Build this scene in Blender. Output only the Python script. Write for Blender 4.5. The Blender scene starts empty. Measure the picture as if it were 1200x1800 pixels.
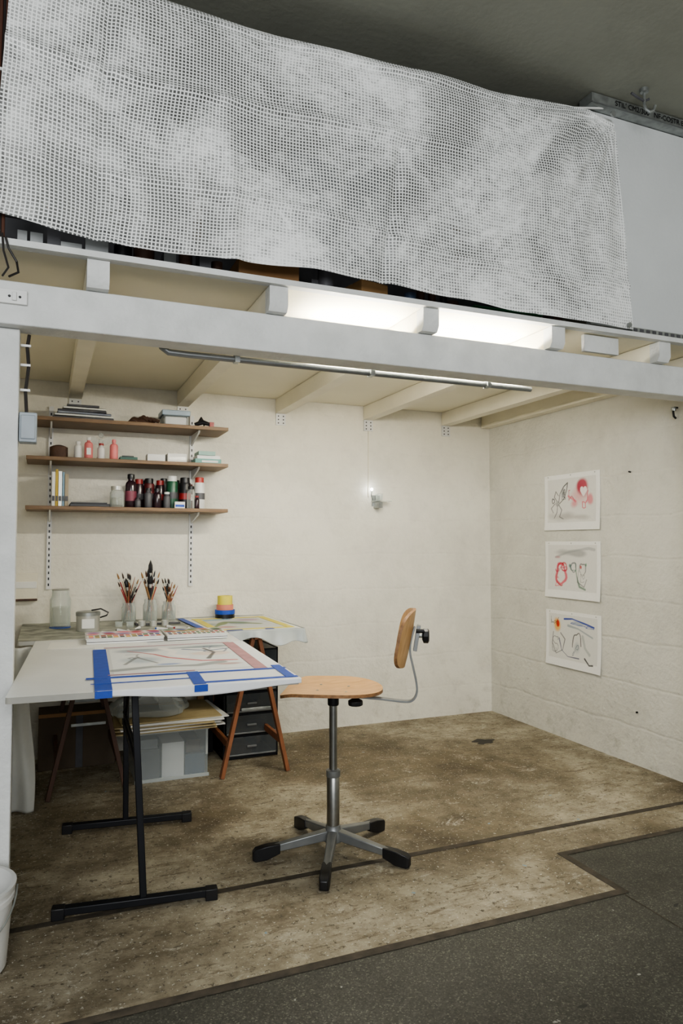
import bpy, bmesh, math, random
import numpy as np
from mathutils import Vector, Matrix
random.seed(4)
SC = bpy.context.scene
COL = SC.collection
try:
    SC.view_settings.look = 'AgX - Medium High Contrast'
except Exception:
    pass

# ------------------------------------------------------------------ materials
MATS = {}
def mat(name, color=(0.8,0.8,0.8), rough=0.6, metal=0.0, var=0.08, nscale=12.0, bump=0.0, bscale=40.0,
        emis=None, estr=0.0, color2=None, stretch=None):
    if name in MATS: return MATS[name]
    m = bpy.data.materials.new(name); m.use_nodes = True
    nt = m.node_tree; N = nt.nodes; L = nt.links
    b = N['Principled BSDF']
    b.inputs['Roughness'].default_value = rough
    b.inputs['Metallic'].default_value = metal
    tc = N.new('ShaderNodeTexCoord')
    vec = tc.outputs['Object']
    if stretch:
        mp = N.new('ShaderNodeMapping'); mp.inputs['Scale'].default_value = stretch
        L.new(vec, mp.inputs['Vector']); vec = mp.outputs['Vector']
    n = N.new('ShaderNodeTexNoise'); n.inputs['Scale'].default_value = nscale; n.inputs['Detail'].default_value = 5
    L.new(vec, n.inputs['Vector'])
    r = N.new('ShaderNodeValToRGB')
    c2 = color2 if color2 else tuple(c*(1-var*2) for c in color)
    r.color_ramp.elements[0].position = 0.35; r.color_ramp.elements[1].position = 0.65
    r.color_ramp.elements[0].color = (*c2,1); r.color_ramp.elements[1].color = (*color,1)
    L.new(n.outputs['Fac'], r.inputs['Fac']); L.new(r.outputs['Color'], b.inputs['Base Color'])
    if bump > 0:
        n2 = N.new('ShaderNodeTexNoise'); n2.inputs['Scale'].default_value = bscale; n2.inputs['Detail'].default_value = 4
        L.new(vec, n2.inputs['Vector'])
        bp = N.new('ShaderNodeBump'); bp.inputs['Strength'].default_value = bump; bp.inputs['Distance'].default_value = 0.01
        L.new(n2.outputs['Fac'], bp.inputs['Height']); L.new(bp.outputs['Normal'], b.inputs['Normal'])
    if emis:
        b.inputs['Emission Color'].default_value = (*emis,1); b.inputs['Emission Strength'].default_value = estr
    MATS[name] = m
    return m

def plaster(name, base, dirt, bumpstr=0.5, courses=True, dirt_low=0.25, dirtamt=1.0, grime=0.0):
    m = bpy.data.materials.new(name); m.use_nodes = True
    nt = m.node_tree; N = nt.nodes; L = nt.links; b = N['Principled BSDF']
    b.inputs['Roughness'].default_value = 0.75
    g = N.new('ShaderNodeNewGeometry')
    sx = N.new('ShaderNodeSeparateXYZ'); L.new(g.outputs['Position'], sx.inputs[0])
    n = N.new('ShaderNodeTexNoise'); n.inputs['Scale'].default_value = 2.5; n.inputs['Detail'].default_value = 9; n.inputs['Roughness'].default_value=0.7
    L.new(g.outputs['Position'], n.inputs['Vector'])
    r = N.new('ShaderNodeValToRGB'); r.color_ramp.elements[0].position=0.3; r.color_ramp.elements[1].position=0.55
    r.color_ramp.elements[0].color=(*[c*0.86 for c in base],1); r.color_ramp.elements[1].color=(*base,1)
    L.new(n.outputs['Fac'], r.inputs['Fac'])
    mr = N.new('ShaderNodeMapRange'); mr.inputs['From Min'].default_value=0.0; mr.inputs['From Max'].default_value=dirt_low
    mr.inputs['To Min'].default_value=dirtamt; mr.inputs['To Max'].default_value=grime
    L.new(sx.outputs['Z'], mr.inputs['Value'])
    n3 = N.new('ShaderNodeTexNoise'); n3.inputs['Scale'].default_value=11; n3.inputs['Detail'].default_value=10; n3.inputs['Roughness'].default_value=0.7
    L.new(g.outputs['Position'], n3.inputs['Vector'])
    r3 = N.new('ShaderNodeValToRGB'); r3.color_ramp.elements[0].position=0.52; r3.color_ramp.elements[1].position=0.70
    L.new(n3.outputs['Fac'], r3.inputs['Fac'])
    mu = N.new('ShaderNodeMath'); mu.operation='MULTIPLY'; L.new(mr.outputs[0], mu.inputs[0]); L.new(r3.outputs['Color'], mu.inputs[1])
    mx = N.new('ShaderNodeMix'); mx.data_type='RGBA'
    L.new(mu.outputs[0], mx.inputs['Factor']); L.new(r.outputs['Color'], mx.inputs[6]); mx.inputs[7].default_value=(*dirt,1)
    L.new(mx.outputs[2], b.inputs['Base Color'])
    n2 = N.new('ShaderNodeTexNoise'); n2.inputs['Scale'].default_value=38; n2.inputs['Detail'].default_value=6
    L.new(g.outputs['Position'], n2.inputs['Vector'])
    h = n2.outputs['Fac']
    if courses:
        n4 = N.new('ShaderNodeTexNoise'); n4.inputs['Scale'].default_value=3; L.new(g.outputs['Position'], n4.inputs['Vector'])
        ad = N.new('ShaderNodeMath'); ad.operation='MULTIPLY_ADD'; ad.inputs[1].default_value=0.06
        L.new(n4.outputs['Fac'], ad.inputs[0]); L.new(sx.outputs['Z'], ad.inputs[2])
        md = N.new('ShaderNodeMath'); md.operation='PINGPONG'; md.inputs[1].default_value=0.125; L.new(ad.outputs[0], md.inputs[0])
        m2 = N.new('ShaderNodeMapRange'); m2.inputs['From Min'].default_value=0; m2.inputs['From Max'].default_value=0.012
        m2.inputs['To Min'].default_value=-0.35; m2.inputs['To Max'].default_value=0
        L.new(md.outputs[0], m2.inputs['Value'])
        a2 = N.new('ShaderNodeMath'); a2.operation='ADD'; L.new(h,a2.inputs[0]); L.new(m2.outputs[0],a2.inputs[1]); h=a2.outputs[0]
    bp = N.new('ShaderNodeBump'); bp.inputs['Strength'].default_value=bumpstr; bp.inputs['Distance'].default_value=0.008
    L.new(h, bp.inputs['Height']); L.new(bp.outputs['Normal'], b.inputs['Normal'])
    return m

def nodekit(m):
    nt=m.node_tree; N=nt.nodes; L=nt.links
    g=N.new('ShaderNodeNewGeometry'); P=g.outputs['Position']
    def noise(s,d=6,ro=0.6,scale=None,dist=0.0,vec=None):
        n=N.new('ShaderNodeTexNoise'); n.inputs['Scale'].default_value=s; n.inputs['Detail'].default_value=d; n.inputs['Roughness'].default_value=ro; n.inputs['Distortion'].default_value=dist
        src=vec or P
        if scale:
            mp=N.new('ShaderNodeMapping'); mp.inputs['Scale'].default_value=scale; L.new(src,mp.inputs['Vector']); L.new(mp.outputs[0],n.inputs['Vector'])
        else: L.new(src,n.inputs['Vector'])
        return n.outputs['Fac']
    def ramp(src,p0,p1,c0,c1):
        r=N.new('ShaderNodeValToRGB'); r.color_ramp.elements[0].position=p0; r.color_ramp.elements[1].position=p1
        r.color_ramp.elements[0].color=(*c0,1); r.color_ramp.elements[1].color=(*c1,1); L.new(src,r.inputs['Fac']); return r.outputs['Color']
    def mix(f,a,bb,mode='MIX'):
        x=N.new('ShaderNodeMix'); x.data_type='RGBA'; x.blend_type=mode
        if isinstance(f,float): x.inputs['Factor'].default_value=f
        else: L.new(f,x.inputs['Factor'])
        for s,i in ((a,6),(bb,7)):
            if isinstance(s,tuple): x.inputs[i].default_value=(*s,1)
            else: L.new(s,x.inputs[i])
        return x.outputs[2]
    return nt,N,L,P,noise,ramp,mix
W_=(1,1,1); K_=(0,0,0)
def concrete_mat():
    m = bpy.data.materials.new('worn_concrete'); m.use_nodes=True
    nt,N,L,P,noise,ramp,mix=nodekit(m); b=N['Principled BSDF']; b.inputs['Roughness'].default_value=0.65
    base=ramp(noise(2.0,12,0.8),0.40,0.60,(0.155,0.128,0.083),(0.43,0.39,0.295))
    big=ramp(noise(0.8,5,0.6,None,0.6),0.43,0.60,(1.08,1.07,1.06),(0.48,0.43,0.35))
    base=mix(1.0,base,big,'MULTIPLY')
    rib=ramp(noise(6,10,0.85,(0.8,4.0,1),0.5),0.53,0.60,K_,W_)
    base=mix(rib,base,(0.15,0.118,0.075))
    scuff=ramp(noise(4,11,0.88,(1,1.4,1),0.6),0.56,0.64,K_,W_)
    base=mix(scuff,base,(0.50,0.465,0.38))
    sp=ramp(noise(34,6,0.8),0.565,0.61,K_,W_)
    base=mix(sp,base,(0.095,0.076,0.050))
    sp3=ramp(noise(10,10,0.85,None,0.5),0.59,0.64,K_,W_)
    base=mix(sp3,base,(0.055,0.044,0.030))
    blot=ramp(noise(1.9,8,0.75,(1,1.5,1),0.8),0.63,0.70,K_,W_)
    base=mix(blot,base,(0.09,0.072,0.047))
    sp2=ramp(noise(80,3,0.6),0.63,0.67,K_,W_)
    base=mix(sp2,base,(0.56,0.54,0.47))
    bl=ramp(noise(8,2,0.5,None,0.3,None),0.74,0.75,K_,W_)
    base=mix(bl,base,(0.26,0.34,0.38))
    L.new(base,b.inputs['Base Color'])
    bp=N.new('ShaderNodeBump'); bp.inputs['Strength'].default_value=0.7; bp.inputs['Distance'].default_value=0.006
    L.new(noise(30,7,0.75,(1,2.5,1)),bp.inputs['Height']); L.new(bp.outputs['Normal'],b.inputs['Normal'])
    return m

def terrazzo_mat():
    m=bpy.data.materials.new('dark_terrazzo'); m.use_nodes=True
    nt,N,L,P,noise,ramp,mix=nodekit(m); b=N['Principled BSDF']; b.inputs['Roughness'].default_value=0.55
    v=N.new('ShaderNodeTexVoronoi'); v.inputs['Scale'].default_value=230; L.new(P,v.inputs['Vector'])
    sc=N.new('ShaderNodeSeparateColor'); L.new(v.outputs['Color'],sc.inputs[0])
    r=N.new('ShaderNodeValToRGB'); cr=r.color_ramp; cr.elements[0].position=0.0; cr.elements[0].color=(0.028,0.028,0.023,1)
    cr.elements[1].position=1.0; cr.elements[1].color=(0.145,0.142,0.122,1)
    e=cr.elements.new(0.6); e.color=(0.050,0.050,0.043,1); e=cr.elements.new(0.88); e.color=(0.074,0.073,0.063,1)
    L.new(sc.outputs[0],r.inputs['Fac'])
    x=mix(1.0,r.outputs['Color'],ramp(noise(2.2,10,0.75),0.35,0.65,(0.62,0.61,0.58),(1.25,1.25,1.2)),'MULTIPLY')
    x=mix(ramp(noise(15,3,0.6),0.70,0.71,K_,W_),x,(0.30,0.30,0.28))
    x=mix(ramp(noise(11,8,0.8,(1,1.6,1),0.5),0.62,0.68,K_,W_),x,(0.11,0.105,0.092))
    x=mix(ramp(noise(7.3,2,0.5,(1,1.6,1),0.5),0.72,0.73,K_,W_),x,(0.012,0.012,0.012))
    x=mix(ramp(noise(6.1,2,0.5,None,0.5),0.755,0.76,K_,W_),x,(0.05,0.09,0.13))
    L.new(x,b.inputs['Base Color'])
    return m

def net_mat():
    m=bpy.data.materials.new('reinforced_net_film'); m.use_nodes=True
    nt,N,L,P,noise,ramp,mix=nodekit(m)
    N.remove(N['Principled BSDF']); out=N['Material Output']
    uv=N.new('ShaderNodeUVMap'); uv.uv_map='UVMap'; U=uv.outputs[0]
    wn=N.new('ShaderNodeTexNoise'); wn.inputs['Scale'].default_value=2.0; wn.inputs['Detail'].default_value=1; L.new(U,wn.inputs['Vector'])
    sb=N.new('ShaderNodeVectorMath'); sb.operation='SUBTRACT'; sb.inputs[1].default_value=(.5,.5,.5); L.new(wn.outputs['Color'],sb.inputs[0])
    sc=N.new('ShaderNodeVectorMath'); sc.operation='SCALE'; sc.inputs['Scale'].default_value=0.06; L.new(sb.outputs[0],sc.inputs[0])
    ad=N.new('ShaderNodeVectorMath'); ad.operation='ADD'; L.new(U,ad.inputs[0]); L.new(sc.outputs[0],ad.inputs[1])
    sp=N.new('ShaderNodeSeparateXYZ'); L.new(ad.outputs[0],sp.inputs[0])
    fs=[]
    for ax in ('X','Y'):
        pp=N.new('ShaderNodeMath'); pp.operation='PINGPONG'; pp.inputs[1].default_value=0.0068; L.new(sp.outputs[ax],pp.inputs[0])
        lt=N.new('ShaderNodeMapRange'); lt.inputs['From Min'].default_value=0.0018; lt.inputs['From Max'].default_value=0.0028
        lt.inputs['To Min'].default_value=1; lt.inputs['To Max'].default_value=0; L.new(pp.outputs[0],lt.inputs['Value']); fs.append(lt.outputs[0])
    mx=N.new('ShaderNodeMath'); mx.operation='MAXIMUM'; L.new(fs[0],mx.inputs[0]); L.new(fs[1],mx.inputs[1])
    nA=noise(1.7,4,0.6,None,0.6,U); nB=noise(10,11,0.85,(1,1.4,1),1.8,U)
    am=N.new('ShaderNodeMath'); am.operation='MULTIPLY_ADD'; am.inputs[1].default_value=0.55; L.new(nB,am.inputs[0])
    a3=N.new('ShaderNodeMath'); a3.operation='MULTIPLY'; a3.inputs[1].default_value=0.60; L.new(nA,a3.inputs[0]); L.new(a3.outputs[0],am.inputs[2])
    fcol=ramp(am.outputs[0],0.52,0.68,(0.20,0.205,0.20),(0.95,0.96,0.95))  # sheet glare painted as bright patches in the film colour
    fop=ramp(am.outputs[0],0.48,0.66,(0.45,0.45,0.45),(0.96,0.96,0.96))
    film=N.new('ShaderNodeBsdfPrincipled'); film.inputs['Roughness'].default_value=0.3; L.new(fcol,film.inputs['Base Color'])
    bp=N.new('ShaderNodeBump'); bp.inputs['Strength'].default_value=0.9; bp.inputs['Distance'].default_value=0.012; L.new(noise(18,6,0.7,None,1.8,U),bp.inputs['Height']); L.new(bp.outputs[0],film.inputs['Normal'])
    tr=N.new('ShaderNodeBsdfTransparent')
    m1=N.new('ShaderNodeMixShader'); L.new(fop,m1.inputs[0]); L.new(tr.outputs[0],m1.inputs[1]); L.new(film.outputs[0],m1.inputs[2])
    th=N.new('ShaderNodeBsdfPrincipled'); th.inputs['Roughness'].default_value=0.45
    L.new(ramp(nA,0.35,0.62,(0.70,0.71,0.70),(0.92,0.93,0.92)),th.inputs['Base Color'])
    m2=N.new('ShaderNodeMixShader'); L.new(mx.outputs[0],m2.inputs[0]); L.new(m1.outputs[0],m2.inputs[1]); L.new(th.outputs[0],m2.inputs[2])
    L.new(m2.outputs[0],out.inputs[0])
    return m

def clear_mat(name, tint=(0.8,0.85,0.85), op=0.35, rough=0.2):
    m=bpy.data.materials.new(name); m.use_nodes=True
    nt=m.node_tree; N=nt.nodes; L=nt.links; N.clear()
    out=N.new('ShaderNodeOutputMaterial'); p=N.new('ShaderNodeBsdfPrincipled'); p.inputs['Base Color'].default_value=(*tint,1); p.inputs['Roughness'].default_value=rough
    t=N.new('ShaderNodeBsdfTransparent'); x=N.new('ShaderNodeMixShader')
    lw=N.new('ShaderNodeLayerWeight'); lw.inputs['Blend'].default_value=0.4
    mr=N.new('ShaderNodeMapRange'); mr.inputs['To Min'].default_value=op; mr.inputs['To Max'].default_value=min(1,op+0.5); L.new(lw.outputs['Facing'],mr.inputs['Value'])
    L.new(mr.outputs[0],x.inputs[0])
    L.new(t.outputs[0],x.inputs[1]); L.new(p.outputs[0],x.inputs[2]); L.new(x.outputs[0],out.inputs[0])
    return m

def attr_mat(name='painted_paper', rough=0.7):
    m=bpy.data.materials.new(name); m.use_nodes=True
    nt=m.node_tree; N=nt.nodes; L=nt.links; b=N['Principled BSDF']; b.inputs['Roughness'].default_value=rough
    a=N.new('ShaderNodeAttribute'); a.attribute_name='Col'
    n=N.new('ShaderNodeTexNoise'); n.inputs['Scale'].default_value=60
    tc=N.new('ShaderNodeTexCoord'); L.new(tc.outputs['Object'],n.inputs['Vector'])
    r=N.new('ShaderNodeValToRGB'); r.color_ramp.elements[0].color=(0.92,0.92,0.92,1); r.color_ramp.elements[1].color=(1,1,1,1); L.new(n.outputs['Fac'],r.inputs['Fac'])
    x=N.new('ShaderNodeMix'); x.data_type='RGBA'; x.blend_type='MULTIPLY'; x.inputs['Factor'].default_value=1
    L.new(a.outputs['Color'],x.inputs[6]); L.new(r.outputs['Color'],x.inputs[7]); L.new(x.outputs[2],b.inputs['Base Color'])
    return m

# ------------------------------------------------------------------ mesh builder
class B:
    def __init__(s,name): s.name=name; s.bm=bmesh.new(); s.mats=[]
    def mi(s,m):
        if m not in s.mats: s.mats.append(m)
        return s.mats.index(m)
    def face(s,vs,i):
        try:
            f=s.bm.faces.new(vs); f.material_index=i; f.smooth=True; return f
        except ValueError: return None
    def box(s,lo,hi,m,rot=None,piv=None):
        i=s.mi(m); x0,y0,z0=lo; x1,y1,z1=hi
        ps=[Vector(p) for p in ((x0,y0,z0),(x1,y0,z0),(x1,y1,z0),(x0,y1,z0),(x0,y0,z1),(x1,y0,z1),(x1,y1,z1),(x0,y1,z1))]
        if rot is not None:
            c=Vector(piv) if piv is not None else Vector(((x0+x1)/2,(y0+y1)/2,(z0+z1)/2))
            ps=[rot@(p-c)+c for p in ps]
        v=[s.bm.verts.new(p) for p in ps]
        for q in ((3,2,1,0),(4,5,6,7),(0,1,5,4),(1,2,6,5),(2,3,7,6),(3,0,4,7)): s.face([v[k] for k in q],i)
        return s
    def bar(s,p0,p1,w,t,m,up=(0,0,1)):
        p0=Vector(p0);p1=Vector(p1);d=(p1-p0).normalized();u=Vector(up)
        a=d.cross(u)
        if a.length<1e-4: a=d.cross(Vector((1,0,0)))
        a.normalize(); c=a.cross(d).normalized(); i=s.mi(m)
        v=[]
        for p in (p0,p1):
            for sa,sc in ((-1,-1),(1,-1),(1,1),(-1,1)): v.append(s.bm.verts.new(p+a*sa*w/2+c*sc*t/2))
        for q in ((3,2,1,0),(4,5,6,7),(0,1,5,4),(1,2,6,5),(2,3,7,6),(3,0,4,7)): s.face([v[k] for k in q],i)
        return s
    def poly(s,pts,m):
        s.face([s.bm.verts.new(p) for p in pts],s.mi(m)); return s
    def tube(s,pts,r,m,seg=12,caps=True):
        i=s.mi(m); pts=[Vector(p) for p in pts]; n=len(pts)
        rs=r if isinstance(r,(list,tuple)) else [r]*n
        rings=[]; ref=None
        for k in range(n):
            d=(pts[min(k+1,n-1)]-pts[max(k-1,0)]).normalized()
            if ref is None:
                ref=d.cross(Vector((0,0,1)))
                if ref.length<1e-3: ref=Vector((1,0,0))
            ref=(ref-d*ref.dot(d)).normalized(); b2=d.cross(ref)
            rings.append([s.bm.verts.new(pts[k]+(ref*math.cos(a)+b2*math.sin(a))*max(rs[k],1e-4)) for a in [2*math.pi*j/seg for j in range(seg)]])
        for k in range(n-1):
            for j in range(seg): s.face([rings[k][j],rings[k][(j+1)%seg],rings[k+1][(j+1)%seg],rings[k+1][j]],i)
        if caps:
            s.face(rings[0][::-1],i); s.face(rings[-1],i)
        return s
    def lathe(s,c,prof,m,seg=28,tilt=None,sx=1,sy=1):
        i=s.mi(m); c=Vector(c); rings=[]
        for r,z in prof:
            ring=[]
            for j in range(seg):
                a=2*math.pi*j/seg; p=Vector((r*math.cos(a)*sx,r*math.sin(a)*sy,z))
                if tilt is not None: p=tilt@p
                ring.append(s.bm.verts.new(c+p))
            rings.append(ring)
        for k in range(len(rings)-1):
            for j in range(seg): s.face([rings[k][j],rings[k][(j+1)%seg],rings[k+1][(j+1)%seg],rings[k+1][j]],i)
        if prof[0][0]>1e-3: s.face(rings[0][::-1],i)
        if prof[-1][0]>1e-3: s.face(rings[-1],i)
        return s
    def slab(s,outline,fn,th,m,rings=8,medge=None):
        i=s.mi(m); ie=s.mi(medge or m); n=len(outline); lay=[]
        cu=sum(p[0] for p in outline)/n; cv=sum(p[1] for p in outline)/n
        for t in (0,1):
            L=[[s.bm.verts.new(Vector(fn(cu,cv,t*th)))]]
            for k in range(1,rings+1):
                f=k/rings
                L.append([s.bm.verts.new(Vector(fn(cu+(u-cu)*f,cv+(v-cv)*f,t*th))) for u,v in outline])
            lay.append(L)
            for j in range(n):
                q=[L[0][0],L[1][j],L[1][(j+1)%n]]; s.face(q if t==0 else q[::-1],i)
                for k in range(1,rings):
                    q=[L[k][j],L[k+1][j],L[k+1][(j+1)%n],L[k][(j+1)%n]]; s.face(q if t==0 else q[::-1],i)
        for j in range(n):
            s.face([lay[0][-1][j],lay[1][-1][j],lay[1][-1][(j+1)%n],lay[0][-1][(j+1)%n]],ie)
        return s
    def done(s,bevel=0.0,parent=None,ang=35,recalc=True):
        if recalc: bmesh.ops.recalc_face_normals(s.bm,faces=s.bm.faces[:])
        me=bpy.data.meshes.new(s.name); s.bm.to_mesh(me); s.bm.free()
        for m in s.mats: me.materials.append(m)
        me.set_sharp_from_angle(angle=math.radians(ang))
        o=bpy.data.objects.new(s.name,me); COL.objects.link(o)
        if bevel>0:
            bv=o.modifiers.new('bevel','BEVEL'); bv.width=bevel; bv.segments=2; bv.limit_method='ANGLE'; bv.angle_limit=math.radians(40)
        if parent: o.parent=parent
        return o
def empty(name,loc=(0,0,0)):
    e=bpy.data.objects.new(name,None); e.empty_display_size=0.1; COL.objects.link(e); return e
def RZ(d): return Matrix.Rotation(math.radians(d),3,'Z')
def RX(d): return Matrix.Rotation(math.radians(d),3,'X')
def RY(d): return Matrix.Rotation(math.radians(d),3,'Y')

# ------------------------------------------------------------------ painted sheets
class Paint:
    def __init__(s,nx,ny,asp,base=(0.86,0.85,0.82),seed=0):
        s.nx,s.ny=nx,ny; u=np.linspace(0,1,nx+1); v=np.linspace(0,1,ny+1)
        s.U,s.V=np.meshgrid(u,v); s.asp=asp; s.C=np.ones((ny+1,nx+1,3))*np.array(base)
        rng=np.random.RandomState(seed); s.rng=rng; s.N=np.zeros_like(s.U)
        for k in range(14):
            fx,fy=rng.uniform(-22,22,2); ph=rng.uniform(0,6.28); s.N+=np.sin(fx*s.U+fy*s.V+ph)/14*2.2
    def mixin(s,mask,col,a):
        m=(np.clip(mask,0,1)*a)[...,None]; s.C=s.C*(1-m)+np.array(col)*m
    def stroke(s,pts,w,col,a=0.8,soft=0.6):
        d=np.full(s.U.shape,9.0)
        for (x0,y0),(x1,y1) in zip(pts[:-1],pts[1:]):
            ax,ay=x0*s.asp,y0; bx,by=x1*s.asp,y1; dx,dy=bx-ax,by-ay; l=dx*dx+dy*dy+1e-9
            t=np.clip(((s.U*s.asp-ax)*dx+(s.V-ay)*dy)/l,0,1)
            d=np.minimum(d,np.hypot(s.U*s.asp-ax-t*dx,s.V-ay-t*dy))
        w2=w*(1+0.45*s.N); s.mixin((w2-d)/(w*soft)+0.5,col,a)
    def blob(s,cx,cy,rx,ry,col,a=0.7,soft=0.4,n=0.25):
        d=np.hypot((s.U-cx)*s.asp/rx,(s.V-cy)/ry)+n*s.N
        s.mixin((1-d)/soft,col,a)
    def ring(s,cx,cy,rx,ry,w,col,a=0.8,a0=0,a1=6.283):
        wob=[1+0.10*math.sin(3*(a0+(a1-a0)*k/24)+cx*9)+0.07*math.sin(5*(a0+(a1-a0)*k/24)+cy*7) for k in range(25)]
        pts=[(cx+wob[k]*rx*math.cos(a0+(a1-a0)*k/24)/s.asp,cy+wob[k]*ry*math.sin(a0+(a1-a0)*k/24)) for k in range(25)]
        s.stroke(pts,w,col,a)
    def scribble(s,cx,cy,rx,ry,n,w,col,a=0.7):
        pts=[]; x=cx; y=cy; an=s.rng.uniform(0,6.28)
        for k in range(n):
            an+=s.rng.uniform(-1.4,1.4)+0.35; st=0.28
            x=min(cx+rx,max(cx-rx,x+rx*st*math.cos(an))); y=min(cy+ry,max(cy-ry,y+ry*st*math.sin(an))); pts.append((x,y))
        s.stroke(pts,w,col,a)
    def rect(s,u0,v0,u1,v1,col,a=1):
        s.mixin(((s.U>=u0)&(s.U<=u1)&(s.V>=v0)&(s.V<=v1)).astype(float),col,a)
    def mesh(s,name,fn,m,parent=None,th=0.0):
        vs=[fn(float(u),float(v)) for u,v in zip(s.U.ravel(),s.V.ravel())]
        W=s.nx+1; fs=[(j*W+i,j*W+i+1,(j+1)*W+i+1,(j+1)*W+i) for j in range(s.ny) for i in range(s.nx)]
        me=bpy.data.meshes.new(name); me.from_pydata(vs,[],fs)
        ca=me.color_attributes.new('Col','FLOAT_COLOR','POINT')
        arr=np.ones((len(vs),4),dtype=np.float32); arr[:,:3]=s.C.reshape(-1,3); ca.data.foreach_set('color',arr.ravel())
        me.materials.append(m); me.shade_smooth()
        o=bpy.data.objects.new(name,me); COL.objects.link(o)
        if th>0:
            so=o.modifiers.new('thick','SOLIDIFY'); so.thickness=th; so.offset=-1
        if parent: o.parent=parent
        return o

# common materials
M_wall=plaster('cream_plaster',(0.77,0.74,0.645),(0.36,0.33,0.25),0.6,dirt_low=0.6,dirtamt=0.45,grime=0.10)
M_wallr=plaster('cream_plaster_shaded_side',(0.68,0.665,0.595),(0.33,0.33,0.28),0.9,dirt_low=0.35,dirtamt=0.6,grime=0.10)  # right wall's shading put into a darker base colour
M_ceil=plaster('room_ceiling_paint',(0.30,0.305,0.26),(0.36,0.36,0.31),0.15,courses=False,dirtamt=0.0)
M_white=mat('painted_timber_white',(0.68,0.69,0.675),0.6,var=0.06,nscale=9,bump=0.35,bscale=55)
M_cream=mat('cream_painted_timber',(0.80,0.76,0.63),0.6,var=0.03,nscale=6,bump=0.15)
M_board=mat('cream_ceiling_board',(0.80,0.76,0.62),0.65,var=0.02,nscale=3)
M_conc=concrete_mat(); M_terr=terrazzo_mat()
M_groove=mat('dirty_joint',(0.075,0.062,0.045),0.8,var=0.25,nscale=20,bump=0.3)
M_black=mat('black_plastic',(0.010,0.010,0.012),0.4,var=0.1)
M_blackmetal=mat('black_metal',(0.010,0.011,0.015),0.4,metal=0.2,var=0.1)
M_chrome=mat('brushed_steel',(0.36,0.36,0.34),0.32,metal=1.0,var=0.08,nscale=30)
M_greymetal=mat('grey_painted_metal',(0.26,0.27,0.27),0.4,metal=0.6,var=0.08)
M_galv=mat('galvanised_steel',(0.40,0.42,0.41),0.4,metal=0.7,var=0.15,nscale=25)
M_ply=mat('beech_plywood',(0.62,0.37,0.16),0.4,var=0.12,nscale=5,stretch=(3,14,3),color2=(0.49,0.27,0.10))
M_plyedge=mat('plywood_edge',(0.34,0.18,0.08),0.6,var=0.2,nscale=60)
M_shelf=mat('shelf_wood',(0.22,0.135,0.07),0.5,var=0.15,nscale=5,stretch=(2,20,20))
M_trestle=mat('trestle_wood',(0.28,0.11,0.05),0.55,var=0.15,nscale=6,stretch=(6,6,1))
M_trestled=mat('trestle_wood_dark',(0.09,0.045,0.03),0.6,var=0.15,nscale=6,stretch=(6,6,1))
M_wtop=mat('white_table_laminate',(0.70,0.71,0.70),0.4,var=0.03,nscale=5)
M_gtop=mat('stained_table_top',(0.42,0.43,0.37),0.5,color2=(0.13,0.14,0.115),nscale=11)
M_paper=mat('white_paper',(0.80,0.80,0.77),0.7,var=0.02)
M_blue=mat('blue_masking_tape',(0.016,0.075,0.42),0.55,var=0.08,nscale=30)
M_yel=mat('yellow_masking_tape',(0.74,0.64,0.10),0.55,var=0.05)
M_mauve=mat('mauve_tape',(0.46,0.25,0.27),0.6,var=0.1)
M_pink=mat('pink_plastic',(0.74,0.22,0.22),0.4,var=0.05)
M_pl=mat('white_plastic',(0.72,0.72,0.70),0.4,var=0.04)
M_card=mat('cardboard',(0.32,0.18,0.08),0.75,var=0.08)
M_green=mat('green_plastic',(0.07,0.25,0.13),0.4,var=0.08)
M_tealbox=mat('pale_teal_carton',(0.16,0.38,0.34),0.5,var=0.08)
M_tin=mat('pale_tin',(0.55,0.55,0.51),0.35,metal=0.4,var=0.05)
M_red=mat('dark_red',(0.30,0.02,0.02),0.4,var=0.1)
M_dkglass=mat('dark_bottle',(0.03,0.014,0.02),0.2,var=0.1)
M_brown=mat('brown_leather',(0.08,0.04,0.025),0.7,var=0.2,bump=0.4)
M_folder=mat('grey_folder',(0.09,0.09,0.10),0.5,var=0.15)
M_sheetp=attr_mat()
M_glass=clear_mat('clear_jar_glass',(0.70,0.76,0.72),0.15,0.05)
M_water=clear_mat('cloudy_water',(0.42,0.44,0.34),0.35,0.1)
M_clearbox=clear_mat('clear_plastic_box_wall',(0.55,0.60,0.60),0.20,0.25)
M_cover=clear_mat('frosted_cover_sheet',(0.6,0.64,0.63),0.55,0.3)
M_cable=mat('black_cable',(0.02,0.016,0.014),0.5)
M_brcable=mat('brown_cable',(0.09,0.035,0.02),0.6)

# ------------------------------------------------------------------ room shell
ZC=3.45; XR=3.22; YB=4.70
b=B('floor')
b.poly([(-3,2.12,0),(2.0,2.12,0),(2.0,2.46,0),(3.4,2.46,0),(3.4,4.85,0),(-3,4.85,0)],M_conc)
b.poly([(-3,-2,0),(3.4,-2,0),(3.4,2.46,0),(2.0,2.46,0),(2.0,2.12,0),(-3,2.12,0)],M_terr)
b.done()
b=B('trim_1'); b.poly([(-0.3,2.662,0.0012),(XR,2.668,0.0012),(XR,2.70,0.0012),(-0.3,2.694,0.0012)],M_groove); b.done()
b=B('trim_2')
b.poly([(-3,2.085,0.0015),(2.032,2.085,0.0015),(2.032,2.428,0.0015),(XR,2.428,0.0015),(XR,2.46,0.0015),(2.0,2.46,0.0015),(2.0,2.12,0.0015),(-3,2.12,0.0015)],M_groove)
b.poly([(2.0,2.085,0.0012),(2.0,1.2,0.0012),(2.006,1.2,0.0012),(2.006,2.085,0.0012)],M_groove)
b.done()
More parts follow.
